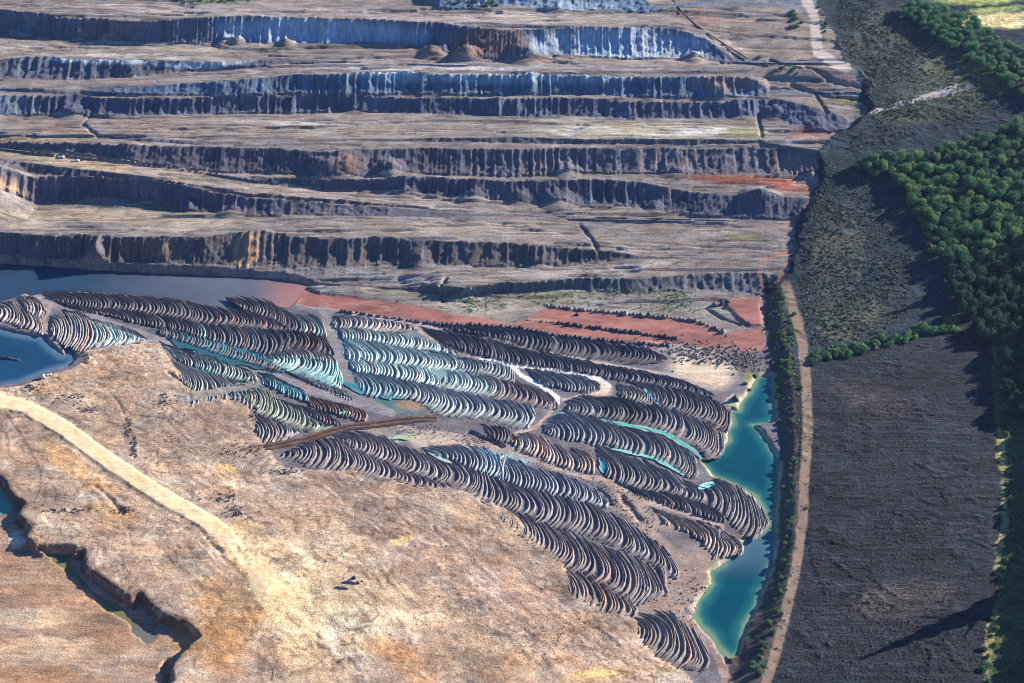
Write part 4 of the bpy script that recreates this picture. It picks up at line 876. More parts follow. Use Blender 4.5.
# ------------------------------------------------------------------ spoil ridges: rows of curved ribs
def c192(ox, oy, s=5.3333):
    return lambda *pts: [(x / s + ox, y / s + oy) for x, y in pts]
S1, S2, S3, S4, S5 = c192(0, 280), c192(160, 280), c192(320, 290), c192(480, 300), c192(600, 330)
S6, S7, S8, T1, T2, T3 = c192(180, 370), c192(340, 390), c192(480, 400), c192(620, 420), c192(440, 470), c192(560, 530, 4.464)
DK, PL, BR, TN = (98, 90, 92), (142, 132, 126), (120, 98, 88), (150, 134, 122)
ROWS = [
    # label, upper edge, lower edge, bulge, colour
    ('row of big ribs at the left edge above the dark blue pond', S1((-40, 125), (0, 125), (70, 118), (120, 150), (190, 178), (220, 210)), S1((-40, 185), (0, 195), (100, 235), (165, 255), (200, 268), (228, 288)), .45, PL),
    ('short row of ribs at the tip of the spoil field by the blue pond', S1((85, 105), (150, 95), (200, 112), (258, 135)), S1((125, 150), (170, 175), (205, 185), (255, 188)), .35, TN),
    ('row of ribs with mint patches above the sandy ground at left', S1((262, 190), (330, 165), (400, 180), (560, 230), (700, 280), (790, 310)), S1((275, 290), (340, 330), (450, 362), (600, 342), (700, 335), (760, 330)), .35, PL),
    ('long top row of ribs along the shore of the blue pond', S1((230, 72), (400, 62), (600, 70), (700, 85), (850, 95)) + S2((0, 95), (100, 105), (200, 130), (300, 155), (420, 165), (480, 185), (560, 200), (690, 255)), S1((300, 105), (420, 132), (600, 150), (720, 160), (850, 178)) + S2((0, 180), (130, 200), (250, 225), (400, 237), (500, 248), (600, 258), (690, 264)), .55, DK),
    ('second long row of ribs behind the blue pond shore row', S1((240, 95), (330, 120), (450, 140), (600, 160), (720, 168), (850, 185)) + S2((0, 185), (130, 205), (250, 230), (400, 242), (600, 262), (690, 275)), S1((300, 120), (420, 165), (560, 185), (700, 220), (850, 245)) + S2((0, 240), (150, 275), (300, 322), (450, 365), (560, 395), (680, 370)), .40, DK),
    ('row of dark ribs jutting into the reddish end of the blue pond', S2((345, 93), (450, 100), (560, 115), (650, 150), (720, 178), (800, 185), (862, 205)), S2((380, 115), (440, 145), (520, 175), (600, 200), (690, 255), (780, 275), (885, 295)), .45, DK),
    ('block of purple brown ribs left of the track from the red mud', S2((690, 268), (800, 280), (870, 300), (905, 335)), S2((640, 342), (760, 362), (860, 372), (935, 405)), .45, (92, 80, 84)),
    ('row of tight grey ribs beside the teal channel', S2((300, 325), (450, 372), (560, 400), (690, 375), (800, 378), (930, 410)), S2((330, 345), (470, 395), (600, 420), (720, 405), (820, 422), (945, 440)), .30, PL),
    ('row of turquoise tinted ribs left of the grey track', S2((640, 405), (800, 420), (900, 440), (960, 490), (972, 560)), S2((600, 440), (690, 480), (770, 505), (860, 545), (958, 578)), .50, (138, 170, 164)),
    ('thin row of ribs wedged beside the fork of two grey tracks', S2((680, 490), (800, 530), (900, 565), (1010, 605)), S2((720, 508), (820, 552), (920, 595), (1020, 635)), .4, PL),
    ('row of ribs below the long diagonal track', S2((0, 335), (100, 370), (200, 400), (350, 430), (525, 492)), S2((60, 395), (130, 440), (250, 480), (400, 522), (505, 548)), .40, (132, 140, 132)),
    ('thin row of ribs between the long track and the teal channel', S2((0, 240), (150, 292), (300, 335), (450, 402), (560, 440), (660, 480)), S2((0, 285), (150, 330), (300, 380), (420, 430), (500, 452), (610, 490)), .35, DK),
    ('fan of ribs above the branching track', S2((60, 430), (150, 465), (260, 492), (360, 532), (455, 565)), S2((120, 540), (190, 612), (270, 612), (340, 592), (420, 580)), .5, (140, 140, 130)),
    ('row of olive tinted ribs falling towards the brown ramp', S6((330, 120), (400, 100), (470, 128), (520, 175), (620, 215), (720, 280), (780, 292)), S6((345, 150), (395, 190), (480, 240), (560, 282), (650, 315), (710, 328)), .5, (128, 134, 114)),
    ('short row of ribs left above the brown ramp', S6((390, 230), (470, 245), (560, 282), (645, 325)), S6((420, 362), (460, 392), (540, 372), (600, 350)), .45, PL),
    ('narrow row of brown ribs under the diagonal track', S6((650, 135), (800, 180), (900, 200), (1000, 235)), S6((690, 190), (800, 222), (900, 252), (985, 275)), .3, BR),
    ('row of small dark ribs in the wedge above the brown ramp', S6((500, 150), (650, 200), (760, 230), (850, 280)), S6((560, 180), (700, 240), (800, 285), (860, 297)), .35, DK),
    ('long row of ribs bordering the sandy ground below the brown ramp', S6((560, 435), (640, 400), (760, 368), (850, 375), (900, 410)) + S7((60, 315), (200, 370), (400, 440), (600, 515)), S6((520, 470), (620, 475), (720, 525), (840, 535), (900, 542)) + S7((60, 425), (200, 462), (400, 522), (560, 535)), .55, (128, 116, 114)),
    ('second long row of ribs starting under the brown ramp', S6((820, 350), (900, 333), (1000, 345)) + S7((150, 240), (250, 270), (340, 310), (430, 332), (520, 372), (650, 400), (800, 450)) + T2((230, 10), (350, 60), (500, 95), (650, 130), (800, 180), (950, 260), (1030, 310)) + T3((480, 95), (530, 150)), S6((850, 372), (920, 412), (1010, 470)) + S7((200, 370), (330, 428), (450, 460), (600, 512), (740, 562)) + T2((200, 140), (300, 180), (450, 230), (600, 290), (750, 330), (900, 390), (1024, 440)) + T3((480, 192), (525, 212)), .55, (124, 114, 112)),
    ('row of blue tinted ribs under the long tan track', S7((440, 310), (540, 300), (620, 300), (760, 320), (900, 370)) + S8((80, 295), (150, 312), (300, 370), (450, 412), (600, 470), (685, 545)), S7((500, 345), (560, 360), (640, 382), (760, 432), (880, 472)) + S8((100, 402), (180, 430), (250, 452), (400, 492), (550, 542), (675, 562)), .40, (130, 132, 134)),
    ('broad row of ribs sweeping along the bottom of the spoil field', T2((185, 145), (320, 190), (450, 240), (600, 310), (750, 350), (900, 420)) + T3((250, 90), (380, 140), (460, 210), (472, 262)), T2((240, 190), (345, 275), (450, 362), (560, 455), (700, 525), (850, 595)) + T3((250, 272), (340, 325), (420, 295), (482, 285)), .60, (128, 116, 112)),
    ('short row of brown ribs at the foot of the broad bottom row', T3((-10, 160), (100, 190), (200, 240), (290, 300), (348, 352)), T3((40, 275), (95, 310), (150, 335), (250, 375), (335, 375)), .5, (134, 116, 104)),
    ('oval block of ribs near the bottom end of the turquoise pond', T3((330, 385), (430, 378), (520, 388), (600, 460), (675, 550)), T3((350, 470), (385, 520), (440, 562), (520, 602), (650, 622)), .55, (130, 120, 114)),
    ('big row of teal tinted ribs right of the grey track', S3((165, 428), (350, 448), (500, 488), (650, 520), (800, 558), (940, 600)) + S7((860, 62), (1000, 105), (1040, 140)), S3((190, 525), (280, 560), (370, 582), (500, 572), (560, 620), (700, 652)) + S7((620, 125), (760, 135), (880, 172), (1000, 197)), .55, (136, 142, 140)),
    ('top row of ribs between red mud and mint rows', S3((70, 140), (200, 150), (300, 165), (420, 185), (510, 208)), S3((70, 200), (200, 207), (320, 215), (440, 228)), .35, PL),
    ('mint tinted row of ribs second below the red mud', S3((100, 210), (250, 215), (400, 240), (500, 255), (600, 282), (725, 345)), S3((120, 252), (300, 272), (420, 300), (560, 312), (640, 325), (700, 345)), .40, (150, 162, 156)),
    ('mint tinted row of ribs third below the red mud', S3((118, 260), (250, 280), (400, 300), (550, 330), (650, 350), (740, 380), (775, 430)), S3((150, 362), (300, 372), (450, 402), (560, 412), (660, 420), (765, 435)), .45, (160, 180, 170)),
    ('white streaked row of ribs fourth below the red mud', S3((150, 370), (300, 378), (450, 408), (560, 425), (650, 485)), S3((180, 425), (350, 447), (500, 484), (645, 515)), .40, (160, 182, 172)),
    ('row of dark ribs left of the white chalky branch', S3((600, 330), (730, 368), (850, 385)) + S4((0, 330), (80, 340), (160, 370), (185, 420)), S3((640, 350), (760, 430), (850, 455)) + S4((0, 385), (60, 410), (110, 425), (180, 432)), .45, (122, 126, 126)),
    ('row of rusty ribs leading to the foot of the white branch', S3((680, 430), (800, 445)) + S4((0, 400), (150, 420), (300, 470), (405, 530)), S3((640, 512), (760, 542)) + S4((0, 502), (150, 532), (300, 562), (405, 578)), .50, (122, 108, 102)),
    ('black rib row directly below the red mud', S3((560, 178), (700, 190)) + S4((0, 150), (150, 160), (300, 180), (450, 200), (700, 240), (880, 262), (1005, 315)), S3((600, 195), (720, 205)) + S4((60, 195), (250, 242), (450, 292), (700, 322), (820, 328), (960, 332)), .60, (84, 80, 86)),
    ('long row of dark ribs under the thin pale track', S3((540, 200), (700, 230)) + S4((60, 218), (150, 242), (300, 282), (500, 325), (700, 365)) + S5((90, 200), (200, 222), (400, 262), (560, 322), (612, 352)), S3((620, 262), (740, 335)) + S4((100, 318), (150, 325), (350, 365), (600, 392), (700, 408)) + S5((100, 250), (200, 270), (300, 288), (500, 325), (600, 362)), .45, (92, 88, 92)),
    ('crescent row of ribs right of the white chalky patch', S4((235, 370), (400, 390), (550, 420), (645, 462)), S4((325, 452), (450, 477), (560, 492), (635, 472)), .40, (118, 120, 122)),
    ('long row of ribs ending at the turquoise pond, above the turquoise channel', S4((455, 540), (560, 520), (620, 525)) + S5((60, 370), (150, 380), (300, 400), (450, 440), (560, 490), (660, 562), (672, 622)), S4((470, 590), (560, 610), (640, 625)) + S5((60, 478), (150, 492), (300, 522), (420, 572), (530, 602), (565, 672), (640, 662)), .50, (118, 112, 112)),
    ('row of ribs ending in a rounded tip by the pale cove', S5((130, 265), (300, 290), (450, 330), (600, 390), (682, 440), (695, 490)), S5((230, 300), (330, 402), (450, 442), (580, 482), (640, 532), (682, 535)), .50, (108, 102, 104)),
    ('small crescent of ribs beside the sandy patch', S5((85, 290), (180, 310), (260, 340), (295, 390)), S5((105, 352), (150, 365), (190, 375), (282, 397)), .40, (134, 128, 120)),
    ('long row of ribs between the two turquoise channels', S8((330, 135), (450, 70), (550, 90), (700, 110)) + T1((0, 35), (150, 60), (270, 100), (380, 180), (412, 240)), S8((350, 172), (500, 202), (600, 222), (700, 242)) + T1((0, 152), (150, 182), (300, 252), (370, 312), (412, 295)), .50, (122, 116, 114)),
    ('row of ribs below the second turquoise channel', S8((610, 245), (750, 290)) + T1((0, 180), (100, 205), (200, 250), (280, 290), (345, 340)), S8((650, 392), (760, 432)) + T1((0, 332), (150, 372), (280, 392), (345, 400)), .50, (126, 120, 118)),
    ('rounded lobe of ribs jutting into the turquoise pond', T1((330, 325), (430, 365), (520, 320), (620, 350), (700, 410), (755, 475), (795, 545)), T1((340, 412), (450, 435), (560, 505), (640, 582), (680, 600), (712, 625), (780, 570)), .45, (124, 116, 112)),
    ('short row of tan ribs left of the deep turquoise pool', S8((195, 190), (330, 200), (450, 260), (605, 295)), S8((180, 252), (330, 305), (450, 352), (605, 388)), .40, (152, 136, 122)),
    ('row of tan ribs ending at the narrow waist of the turquoise pond', T1((170, 468), (300, 510), (420, 550), (550, 570)) + T3((700, 0), (810, 45)), T1((240, 552), (350, 592), (470, 665)) + T3((640, 72), (685, 152), (812, 100)), .45, (146, 128, 114)),
    ('thin dark row of ribs above the long tan track', T1((0, 335), (150, 385), (300, 400), (450, 460), (540, 500)), T1((60, 385), (200, 432), (330, 470), (480, 520), (560, 535)), .5, (104, 98, 98)),
    ('short teal row of ribs in the fork of two grey tracks', S2((520, 505), (600, 515), (700, 565), (780, 600)), S2((545, 545), (640, 585), (720, 620), (790, 640)), .35, (100, 132, 134)),
    ('low row of ribs fringing the branching track at left', S6((60, 150), (180, 120), (280, 105), (385, 100)), S6((50, 195), (180, 160), (290, 155), (380, 185)), .35, (128, 136, 130)),
    ('small row of ribs beside the dark trench', S7((760, 190), (880, 210), (930, 240)), S7((790, 230), (860, 275), (920, 270)), .3, DK),
]
TINTS = [(230, 350, 70, 16, (104, 128, 134)), (395, 358, 60, 22, (190, 215, 205)), (470, 385, 34, 16, (188, 212, 205)), (375, 395, 34, 12, (120, 176, 174)), (336, 374, 14, 14, (150, 205, 192)), (120, 335, 26, 8, (186, 222, 208)), (60, 320, 10, 6, (150, 205, 195)), (205, 326, 6, 4, (170, 220, 205)),
         (312, 325, 14, 8, (160, 185, 172)), (500, 460, 20, 10, (158, 186, 190)), (110, 310, 20, 4, (160, 118, 96)), (490, 395, 20, 8, (140, 108, 92)), (20, 315, 14, 6, (140, 120, 112)), (300, 340, 22, 8, (82, 72, 80)), (520, 405, 10, 10, (180, 185, 180)), (430, 410, 30, 6, (150, 165, 165)), (565, 420, 60, 16, (150, 158, 158)),
         (640, 410, 40, 8, (104, 96, 94))]

def resamp(P, n):
    P = np.array(P, float); L = np.r_[0, np.cumsum(np.hypot(*np.diff(P, axis=0).T))]
    s = np.linspace(0, L[-1], n)
    return np.stack([np.interp(s, L, P[:, 0]), np.interp(s, L, P[:, 1])], 1), L[-1]

SPOIL_TRACKS = [(t[2], t[3] * 1.05) for t in TRACKS if t[0] in ('spoil_track', 'chalk_track')]
XS = np.array([-1.0, -.5, -.08, .1, .52, 1.0]); XH = np.array([-.35, .45, 1.0, .97, .42, -.35])
def build_row(ri, label, up, lo, A, tint, zb=2.0, spacing=2.75):
    U, LU = resamp(wpts(up, zb), 60); L, LL = resamp(wpts(lo, zb), 60)
    D = U - L; dl = np.maximum(np.hypot(*D.T), 1)[:, None]; U = U + D / dl * 2.5; L = L - D / dl * 2.5
    # smooth the traced edges
    for _ in range(3):
        U[1:-1] = (U[:-2] + 2 * U[1:-1] + U[2:]) / 4; L[1:-1] = (L[:-2] + 2 * L[1:-1] + L[2:]) / 4
    ln = .5 * (LU + LL); Wd = np.hypot(*(U - L).T).mean()
    sq = np.linspace(0, 1, 60)
    rng = np.random.default_rng(100 + ri)
    root = bpy.data.objects.new('spoil_ridge_row', None); COL.objects.link(root)
    ctr = .5 * (U[30] + L[30]); root.location = (ctr[0], ctr[1], zb)
    root['label'] = label; root['category'] = 'spoil ridges'; root['group'] = 'rows of curved spoil ridges'
    root.empty_display_size = 2
    n = max(3, int(round(ln / spacing)))
    amp = 1.2 * A * Wd / ln
    nt = 15
    t = np.linspace(0, 1, nt)
    c = 1 - (1 - t / .68) ** 2
    s0 = -amp * 1.0
    tintl = srgb(*tint)
    cnt = 0
    grp = 0; g0 = g1 = 0.0
    while s0 < 1.02:
        grp -= 1
        if grp < 0:
            grp = rng.integers(6, 15); g0 = rng.normal(0, .045); g1 = rng.normal(0, .045); gs = 1 + rng.normal(0, .08)
        jit = rng.normal(0, .10) * spacing / ln
        Aj = amp * (1 + rng.normal(0, .06))
        sp = spacing * gs * (1 + rng.normal(0, .13))
        s = s0 + jit + Aj * c
        s0 += sp / ln
        ok = (s >= -.004) & (s <= 1.004)
        if ok.sum() < 4: continue
        i0, i1 = np.argmax(ok), nt - np.argmax(ok[::-1])
        tt = np.linspace(t[i0], t[i1 - 1], max(6, int(nt * (i1 - i0) / nt)))
        ss = s0 - sp / ln + jit + Aj * (1 - (1 - tt / .68) ** 2)
        t0, t1 = tt[0], tt[-1]
        e0 = g0 + rng.normal(.01, .03); e1 = g1 + rng.normal(0, .03)
        te = e0 + (tt) * (1 + e1 - e0)
        ux = np.interp(ss, sq, U[:, 0]); uy = np.interp(ss, sq, U[:, 1]); lx = np.interp(ss, sq, L[:, 0]); ly = np.interp(ss, sq, L[:, 1])
        x = ux + (lx - ux) * te; y = uy + (ly - uy) * te
        x = x + .22 * fbm(x / 5, y / 5, 2, ri + 7); y = y + .22 * fbm(x / 5 + 40, y / 5, 2, ri + 9)
        tx = np.gradient(x); ty = np.gradient(y); l = np.maximum(np.hypot(tx, ty), 1e-6); tx /= l; ty /= l
        # row direction here, for the spacing square to the ridge
        rx = np.interp(ss, sq, np.gradient(.5 * (U[:, 0] + L[:, 0]))); ry = np.interp(ss, sq, np.gradient(.5 * (U[:, 1] + L[:, 1])))
        rl = np.maximum(np.hypot(rx, ry), 1e-6)
        sn = np.clip(np.abs(tx * ry - ty * rx) / rl, .38, 1)
        hw = .47 * spacing * sn * (1 + .07 * rng.normal(size=len(x)))
        env = np.clip(np.minimum((tt - t0) / .10, (t1 - tt) / .08), 0, 1)
        hh = (1.12 * hw) * (1 + .10 * rng.normal(size=len(x)) + rng.normal(0, .12)) * (.30 + .70 * env) * (1 - .55 * np.clip(fbm(tt * 5 + s0 * 90, tt * 0 + ri, 2, 66) - .1, 0, 1)) * (.55 if rng.random() < .07 else 1)
        hw = hw * (.55 + .45 * env)
        pu_, pv_ = project(x, y, zb); clear = np.full(len(x), 9.0)
        for tk in SPOIL_TRACKS: clear = np.minimum(clear, seg_dist(pu_, pv_, tk[0])[0] - tk[1])
        if (clear > 0).sum() < 3: continue
        hh = np.where(clear < 0, -.6, hh)
        k = len(x)
        V = np.zeros((k, 6, 3))
        jw = 1 + .07 * rng.normal(size=(k, 6)); jh = 1 + .08 * rng.normal(size=(k, 6))
        off = XS[None] * hw[:, None] * jw
        V[:, :, 0] = x[:, None] + ty[:, None] * off - ctr[0]
        V[:, :, 1] = y[:, None] - tx[:, None] * off - ctr[1]
        V[:, :, 2] = XH[None] * hh[:, None] * jh
        V = V.reshape(-1, 3)
        idx = np.arange(k * 6).reshape(k, 6)
        F = np.stack([idx[:-1, :-1], idx[1:, :-1], idx[1:, 1:], idx[:-1, 1:]], -1).reshape(-1, 4)
        me = mesh_np('spoil_ridge', V, F)
        o = link('spoil_ridge', me, M['ridge'], parent=root, smooth=True); o.location = (0, 0, .15)
        m = k // 2
        pu, pv = project(x[m], y[m], zb)
        col = (tintl * .8 + tintl.mean() * .2) * np.array([1.16, 1.17, 1.18])
        for (bu, bv, ru, rv, cc) in TINTS:
            d = math.hypot((pu - bu) / ru, (pv - bv) / rv)
            if d < 1.3:
                f = float(1 - sstep(.4, 1.3, d)) * rng.random() ** .6
                cl = srgb(*cc); cl = cl * .72 + cl.mean() * .28; col = col * (1 - f) + cl * .82 * f
        if rng.random() < .03: col = col * .4 + srgb(150, 112, 92) * .6
        o.color = (*[float(q) for q in col], 1)
        cnt += 1
    return cnt
TOTAL_RIDGES = sum(build_row(i, *r) for i, r in enumerate(ROWS))
print('RIDGES', TOTAL_RIDGES)

# ------------------------------------------------------------------ mounds of dumped earth
def lump_mesh(name, seed, n=10, m=5, rough=.22):
    rng = np.random.default_rng(seed)
    V = [(0, 0, 1.0)]
    for j in range(1, m + 1):
        r = j / m
        for i in range(n):
            a = 2 * math.pi * i / n + rng.normal(0, .12)
            rr = r * (1 + rng.normal(0, rough * .6))
            V.append((rr * math.cos(a), rr * math.sin(a), max(0, (1 - r ** 1.2)) * (1 + rng.normal(0, rough)) - (.25 if j == m else 0)))
    F3 = []
    for i in range(n): F3.append((0, 1 + i, 1 + (i + 1) % n))
    for j in range(1, m):
        for i in range(n):
            a = 1 + (j - 1) * n + i; b = 1 + (j - 1) * n + (i + 1) % n
            F3 += [(a, a + n, b + n), (a, b + n, b)]
    me = mesh_np(name, V, F3); me.polygons.foreach_set('use_smooth', np.ones(len(me.polygons), bool))
    return me
LUMPS = [lump_mesh('mound', i) for i in range(6)]
for me in LUMPS: me.materials.append(M['ridge'])

def along(px, z, step):
    P, L = resamp(wpts(px, z), 200)
    n = max(2, int(L / step))
    return P[np.linspace(0, 199, n).astype(int)]

def mound_row(label, px, z, step, r, h, col, seed):
    rng = np.random.default_rng(seed)
    Q = along(px, z, step)
    root = bpy.data.objects.new('mound_row', None); COL.objects.link(root)
    root.location = (Q[:, 0].mean(), Q[:, 1].mean(), z); root['label'] = label; root['category'] = 'earth mounds'; root['group'] = 'rows of dumped mounds along the red mud'
    for i, (x, y) in enumerate(Q):
        o = bpy.data.objects.new('mound', LUMPS[rng.integers(6)]); COL.objects.link(o); o.parent = root
        k = .92 + rng.normal(0, .18)
        o.location = (x - root.location[0] + rng.normal(0, .6), y - root.location[1] + rng.normal(0, .4), -.2)
        o.scale = (r * k * (1 + rng.normal(0, .12)), r * k, h * k * (1 + rng.normal(0, .12))); o.rotation_euler = (0, 0, rng.random() * 6.28)
        o.color = (*[float(q) for q in srgb(*col) * (1 + rng.normal(0, .15))], 1)
mound_row('row of dark mounds edging the left arm of the red mud', [(342, 311), (370, 315), (395, 318.5), (420, 322), (440, 324)], 2.0, 3.0, 2.0, 2.2, (92, 84, 84), 1)
mound_row('toothed row of dark mounds between red mud and black rib row', [(440, 324.5), (480, 325.5), (517, 328), (564, 337), (611, 341), (640, 344), (668, 346)], 2.0, 3.4, 2.2, 2.7, (88, 82, 86), 2)
mound_row('dark dike of mounds running through the red mud', [(553, 322.5), (580, 326), (611, 330), (645, 334.5), (676, 339)], 2.0, 2.6, 2.3, 2.6, (86, 76, 80), 3)
mound_row('thin line of low mounds at the left end of the red mud dike', [(526, 320.5), (540, 321.5), (551, 323)], 2.0, 2.6, 1.5, 1.2, (96, 80, 80), 4)
mound_row('row of shadowy mounds on the upper edge of the red mud', [(548, 306), (575, 309), (620, 313), (672, 318), (700, 322), (722, 332)], 2.4, 3.2, 2.2, 2.4, (128, 120, 112), 5)

def mounds(label_fn, cat, group, pts, z=None, col=(110, 104, 104), seed=0):
    rng = np.random.default_rng(seed)
    x, y, zz = ground([p[0] for p in pts], [p[1] for p in pts])
    for i, p in enumerate(pts):
        o = link('mound', LUMPS[rng.integers(6)], loc=(x[i], y[i], zz[i] - .15), label=label_fn(i), cat=cat, group=group)
        o.scale = (p[2], p[2] * .85, p[3]); o.rotation_euler = (0, 0, rng.random() * 6.28)
        o.color = (*[float(q) for q in srgb(*col) * (1 + rng.normal(0, .12))], 1)
mounds(lambda i: 'dark mound standing in the red mud' if i == 0 else 'dark earth lump beside the tiny pool on the sandy ground', 'mound', 'dark lumps', [(577, 315, 2.2, 2.2), (354, 578, 1.8, 2.2), (358, 583, 1.4, 1.6), (362, 581, 1.0, 1.2)], col=(72, 66, 68), seed=3)
mounds(lambda i: 'dark block of earth on the slope above the small red pool', 'mound', 'dark blocks by the red pool', [(714, 304, 2.6, 4.0), (722, 303, 2.4, 5.0)], col=(98, 92, 92), seed=4)
mounds(lambda i: 'dark knob at the sandy shore of the turquoise pond', 'mound', None, [(735, 400, 3.2, 5.0)], col=(90, 84, 82), seed=5)
mounds(lambda i: ['long low islet in the dark blue pond', 'small end of the islet in the dark blue pond'][i], 'islet', 'islet lumps in the dark blue pond', [(6, 361, 8, 1.9), (16, 362.5, 5, 1.3)], col=(110, 100, 94), seed=6)
for o in [o for o in bpy.data.objects if o.get('category') == 'islet']:
    o.scale = (o.scale[0] * 1.2, 1.6, o.scale[2]); o.rotation_euler = (0, 0, -.12); o.location.z = -.25

# ------------------------------------------------------------------ brown ramp across the ridges
def strip(name, px_c, hw, h, z, mat, label, cat, kind=None, parent=None, flat=.72):
    P, L = resamp(wpts(px_c, z), max(12, int(sum(math.dist(a, b) for a, b in zip(wpts(px_c, z), wpts(px_c, z)[1:])) / 2)))
    x, y = P.T; tx = np.gradient(x); ty = np.gradient(y); l = np.hypot(tx, ty); tx /= l; ty /= l
    n = len(x); xo = np.array([-1.35, -1, -.45, -.35, .35, .45, 1, 1.35]); zo = np.array([-.4, .92, 1, .8, .8, 1, .92, -.4])
    env = np.clip(np.minimum(np.arange(n) / 6, (n - 1 - np.arange(n)) / 6), .15, 1)
    V = np.zeros((n, 8, 3)); ww = hw * (1 + .12 * fbm(np.arange(n) / 6, np.zeros(n), 2, 55))
    V[:, :, 0] = x[:, None] - ty[:, None] * xo * ww[:, None]; V[:, :, 1] = y[:, None] + tx[:, None] * xo * ww[:, None]
    V[:, :, 2] = z + zo[None] * h * env[:, None] + .22 * RNG.normal(size=(n, 8))
    idx = np.arange(n * 8).reshape(n, 8)
    F = np.stack([idx[:-1, :-1], idx[1:, :-1], idx[1:, 1:], idx[:-1, 1:]], -1).reshape(-1, 4)
    col = np.tile(srgb(92, 74, 66), (n * 8, 1)).reshape(n, 8, 3); col[:, 2:3] = srgb(116, 94, 82); col[:, 5:6] = srgb(116, 94, 82); col[:, 3:5] = srgb(74, 60, 56)
    link(name, mesh_np(name, V.reshape(-1, 3), F, col.reshape(-1, 3)), mat, label=label, cat=cat, kind=kind, smooth=True)
strip('earth_ramp', [(228, 456), (245, 452), (275, 446), (305, 440), (330, 432), (350, 427), (385, 423), (420, 419), (437, 418)], 3.3, 1.1, 1.9, M['spoil'], 'raised dark brown earth ramp crossing the spoil rows', 'ramp', kind='structure')

# ------------------------------------------------------------------ conveyor, vehicles, huts
def box(V, F, cx, cy, cz, sx, sy, sz, taper=1.0):
    b = len(V)
    for dz, k in ((-1, 1.0), (1, taper)):
        for dx, dy in ((-1, -1), (1, -1), (1, 1), (-1, 1)):
            V.append((cx + dx * sx / 2 * k, cy + dy * sy / 2 * k, cz + dz * sz / 2))
    F += [(b, b + 3, b + 2, b + 1), (b + 4, b + 5, b + 6, b + 7)] + [(b + i, b + (i + 1) % 4, b + 4 + (i + 1) % 4, b + 4 + i) for i in range(4)]
def box_obj(name, boxes, mat, parent):
    V, F = [], []
    for q in boxes: box(V, F, *q)
    return link(name, mesh_np(name, V, F), mat, parent=parent)
def wheel_mesh():
    V, F = [], []
    n = 12
    for s in (-.12, .12):
        for i in range(n):
            a = 2 * math.pi * i / n; V.append((.42 * math.cos(a), s, .42 * math.sin(a)))
    F4 = [(i, (i + 1) % n, n + (i + 1) % n, n + i) for i in range(n)]
    me = bpy.data.meshes.new('wheel'); me.from_pydata(V, [], F4 + [tuple(range(n - 1, -1, -1)), tuple(range(n, 2 * n))]); me.update()
    return me
WHEEL = wheel_mesh(); M['rubber'] = solid('rubber', (.02, .02, .02), .9); WHEEL.materials.append(M['rubber'])
M['white'] = solid('white_paint', (.78, .78, .76), .4, 0, .05); M['glass'] = solid('dark_glass', (.02, .025, .03), .1)
M['steel'] = solid('dull_steel', (.16, .15, .15), .6, .4); M['belt'] = solid('belt_rubber', (.03, .03, .035), .8); M['roofing'] = solid('roof_sheet', (.62, .62, .60), .5)
def truck(label, u, v, rz):
    x, y, z = [float(q[0]) for q in ground(u, v)]
    e = bpy.data.objects.new('pickup_truck', None); COL.objects.link(e); e.location = (x, y, z + .02); e.rotation_euler = (0, 0, rz)
    e['label'] = label; e['category'] = 'truck'; e['group'] = 'white trucks on the haul road'
    box_obj('chassis', [(0, 0, .62, 5.4, 1.7, .3)], M['steel'], e)
    box_obj('cab', [(1.2, 0, 1.1, 2.2, 1.9, .75), (1.0, 0, 1.75, 1.7, 1.75, .6, .8)], M['white'], e)
    box_obj('windscreen', [(1.82, 0, 1.72, .12, 1.45, .4)], M['glass'], e)
    box_obj('cargo_bed', [(-1.35, 0, .85, 2.7, 1.9, .12), (-1.35, .92, 1.15, 2.7, .08, .6), (-1.35, -.92, 1.15, 2.7, .08, .6), (-2.66, 0, 1.15, .08, 1.8, .6)], M['white'], e)
    for wx in (1.6, -1.6):
        for wy in (-.85, .85):
            w = bpy.data.objects.new('wheel', WHEEL); COL.objects.link(w); w.parent = e; w.location = (wx, wy, .42)
truck('small white truck on the tan haul road, the left of two', 61.5, 156.5, -.12)
truck('small white truck on the tan haul road, the right of two', 76.5, 159.3, -.12)
def hut(label, u, v, s, rz):
    x, y, z = [float(q[0]) for q in ground(u, v)]
    e = bpy.data.objects.new('container_hut', None); COL.objects.link(e); e.location = (x, y, z - .05); e.rotation_euler = (0, 0, rz)
    e['label'] = label; e['category'] = 'hut'; e['group'] = 'white huts by the dark blue pond'
    box_obj('wall', [(0, 0, 1.25 * s, 2.6 * s, 2.3 * s, 2.5 * s)], M['white'], e)
    box_obj('roof', [(0, 0, 2.56 * s, 2.8 * s, 2.5 * s, .12 * s)], M['roofing'], e)
    box_obj('door', [(.5 * s, -1.17 * s, .95 * s, .8 * s, .06, 1.8 * s)], M['steel'], e)
hut('white box hut on the shore of the dark blue pond, the largest of three', 43.5, 378.0, 1.0, .25)
hut('small white box right beside the largest white hut by the pond', 47.8, 375.8, .5, .25)
hut('small white box farthest right of three by the dark blue pond', 50.5, 375.0, .55, .25)

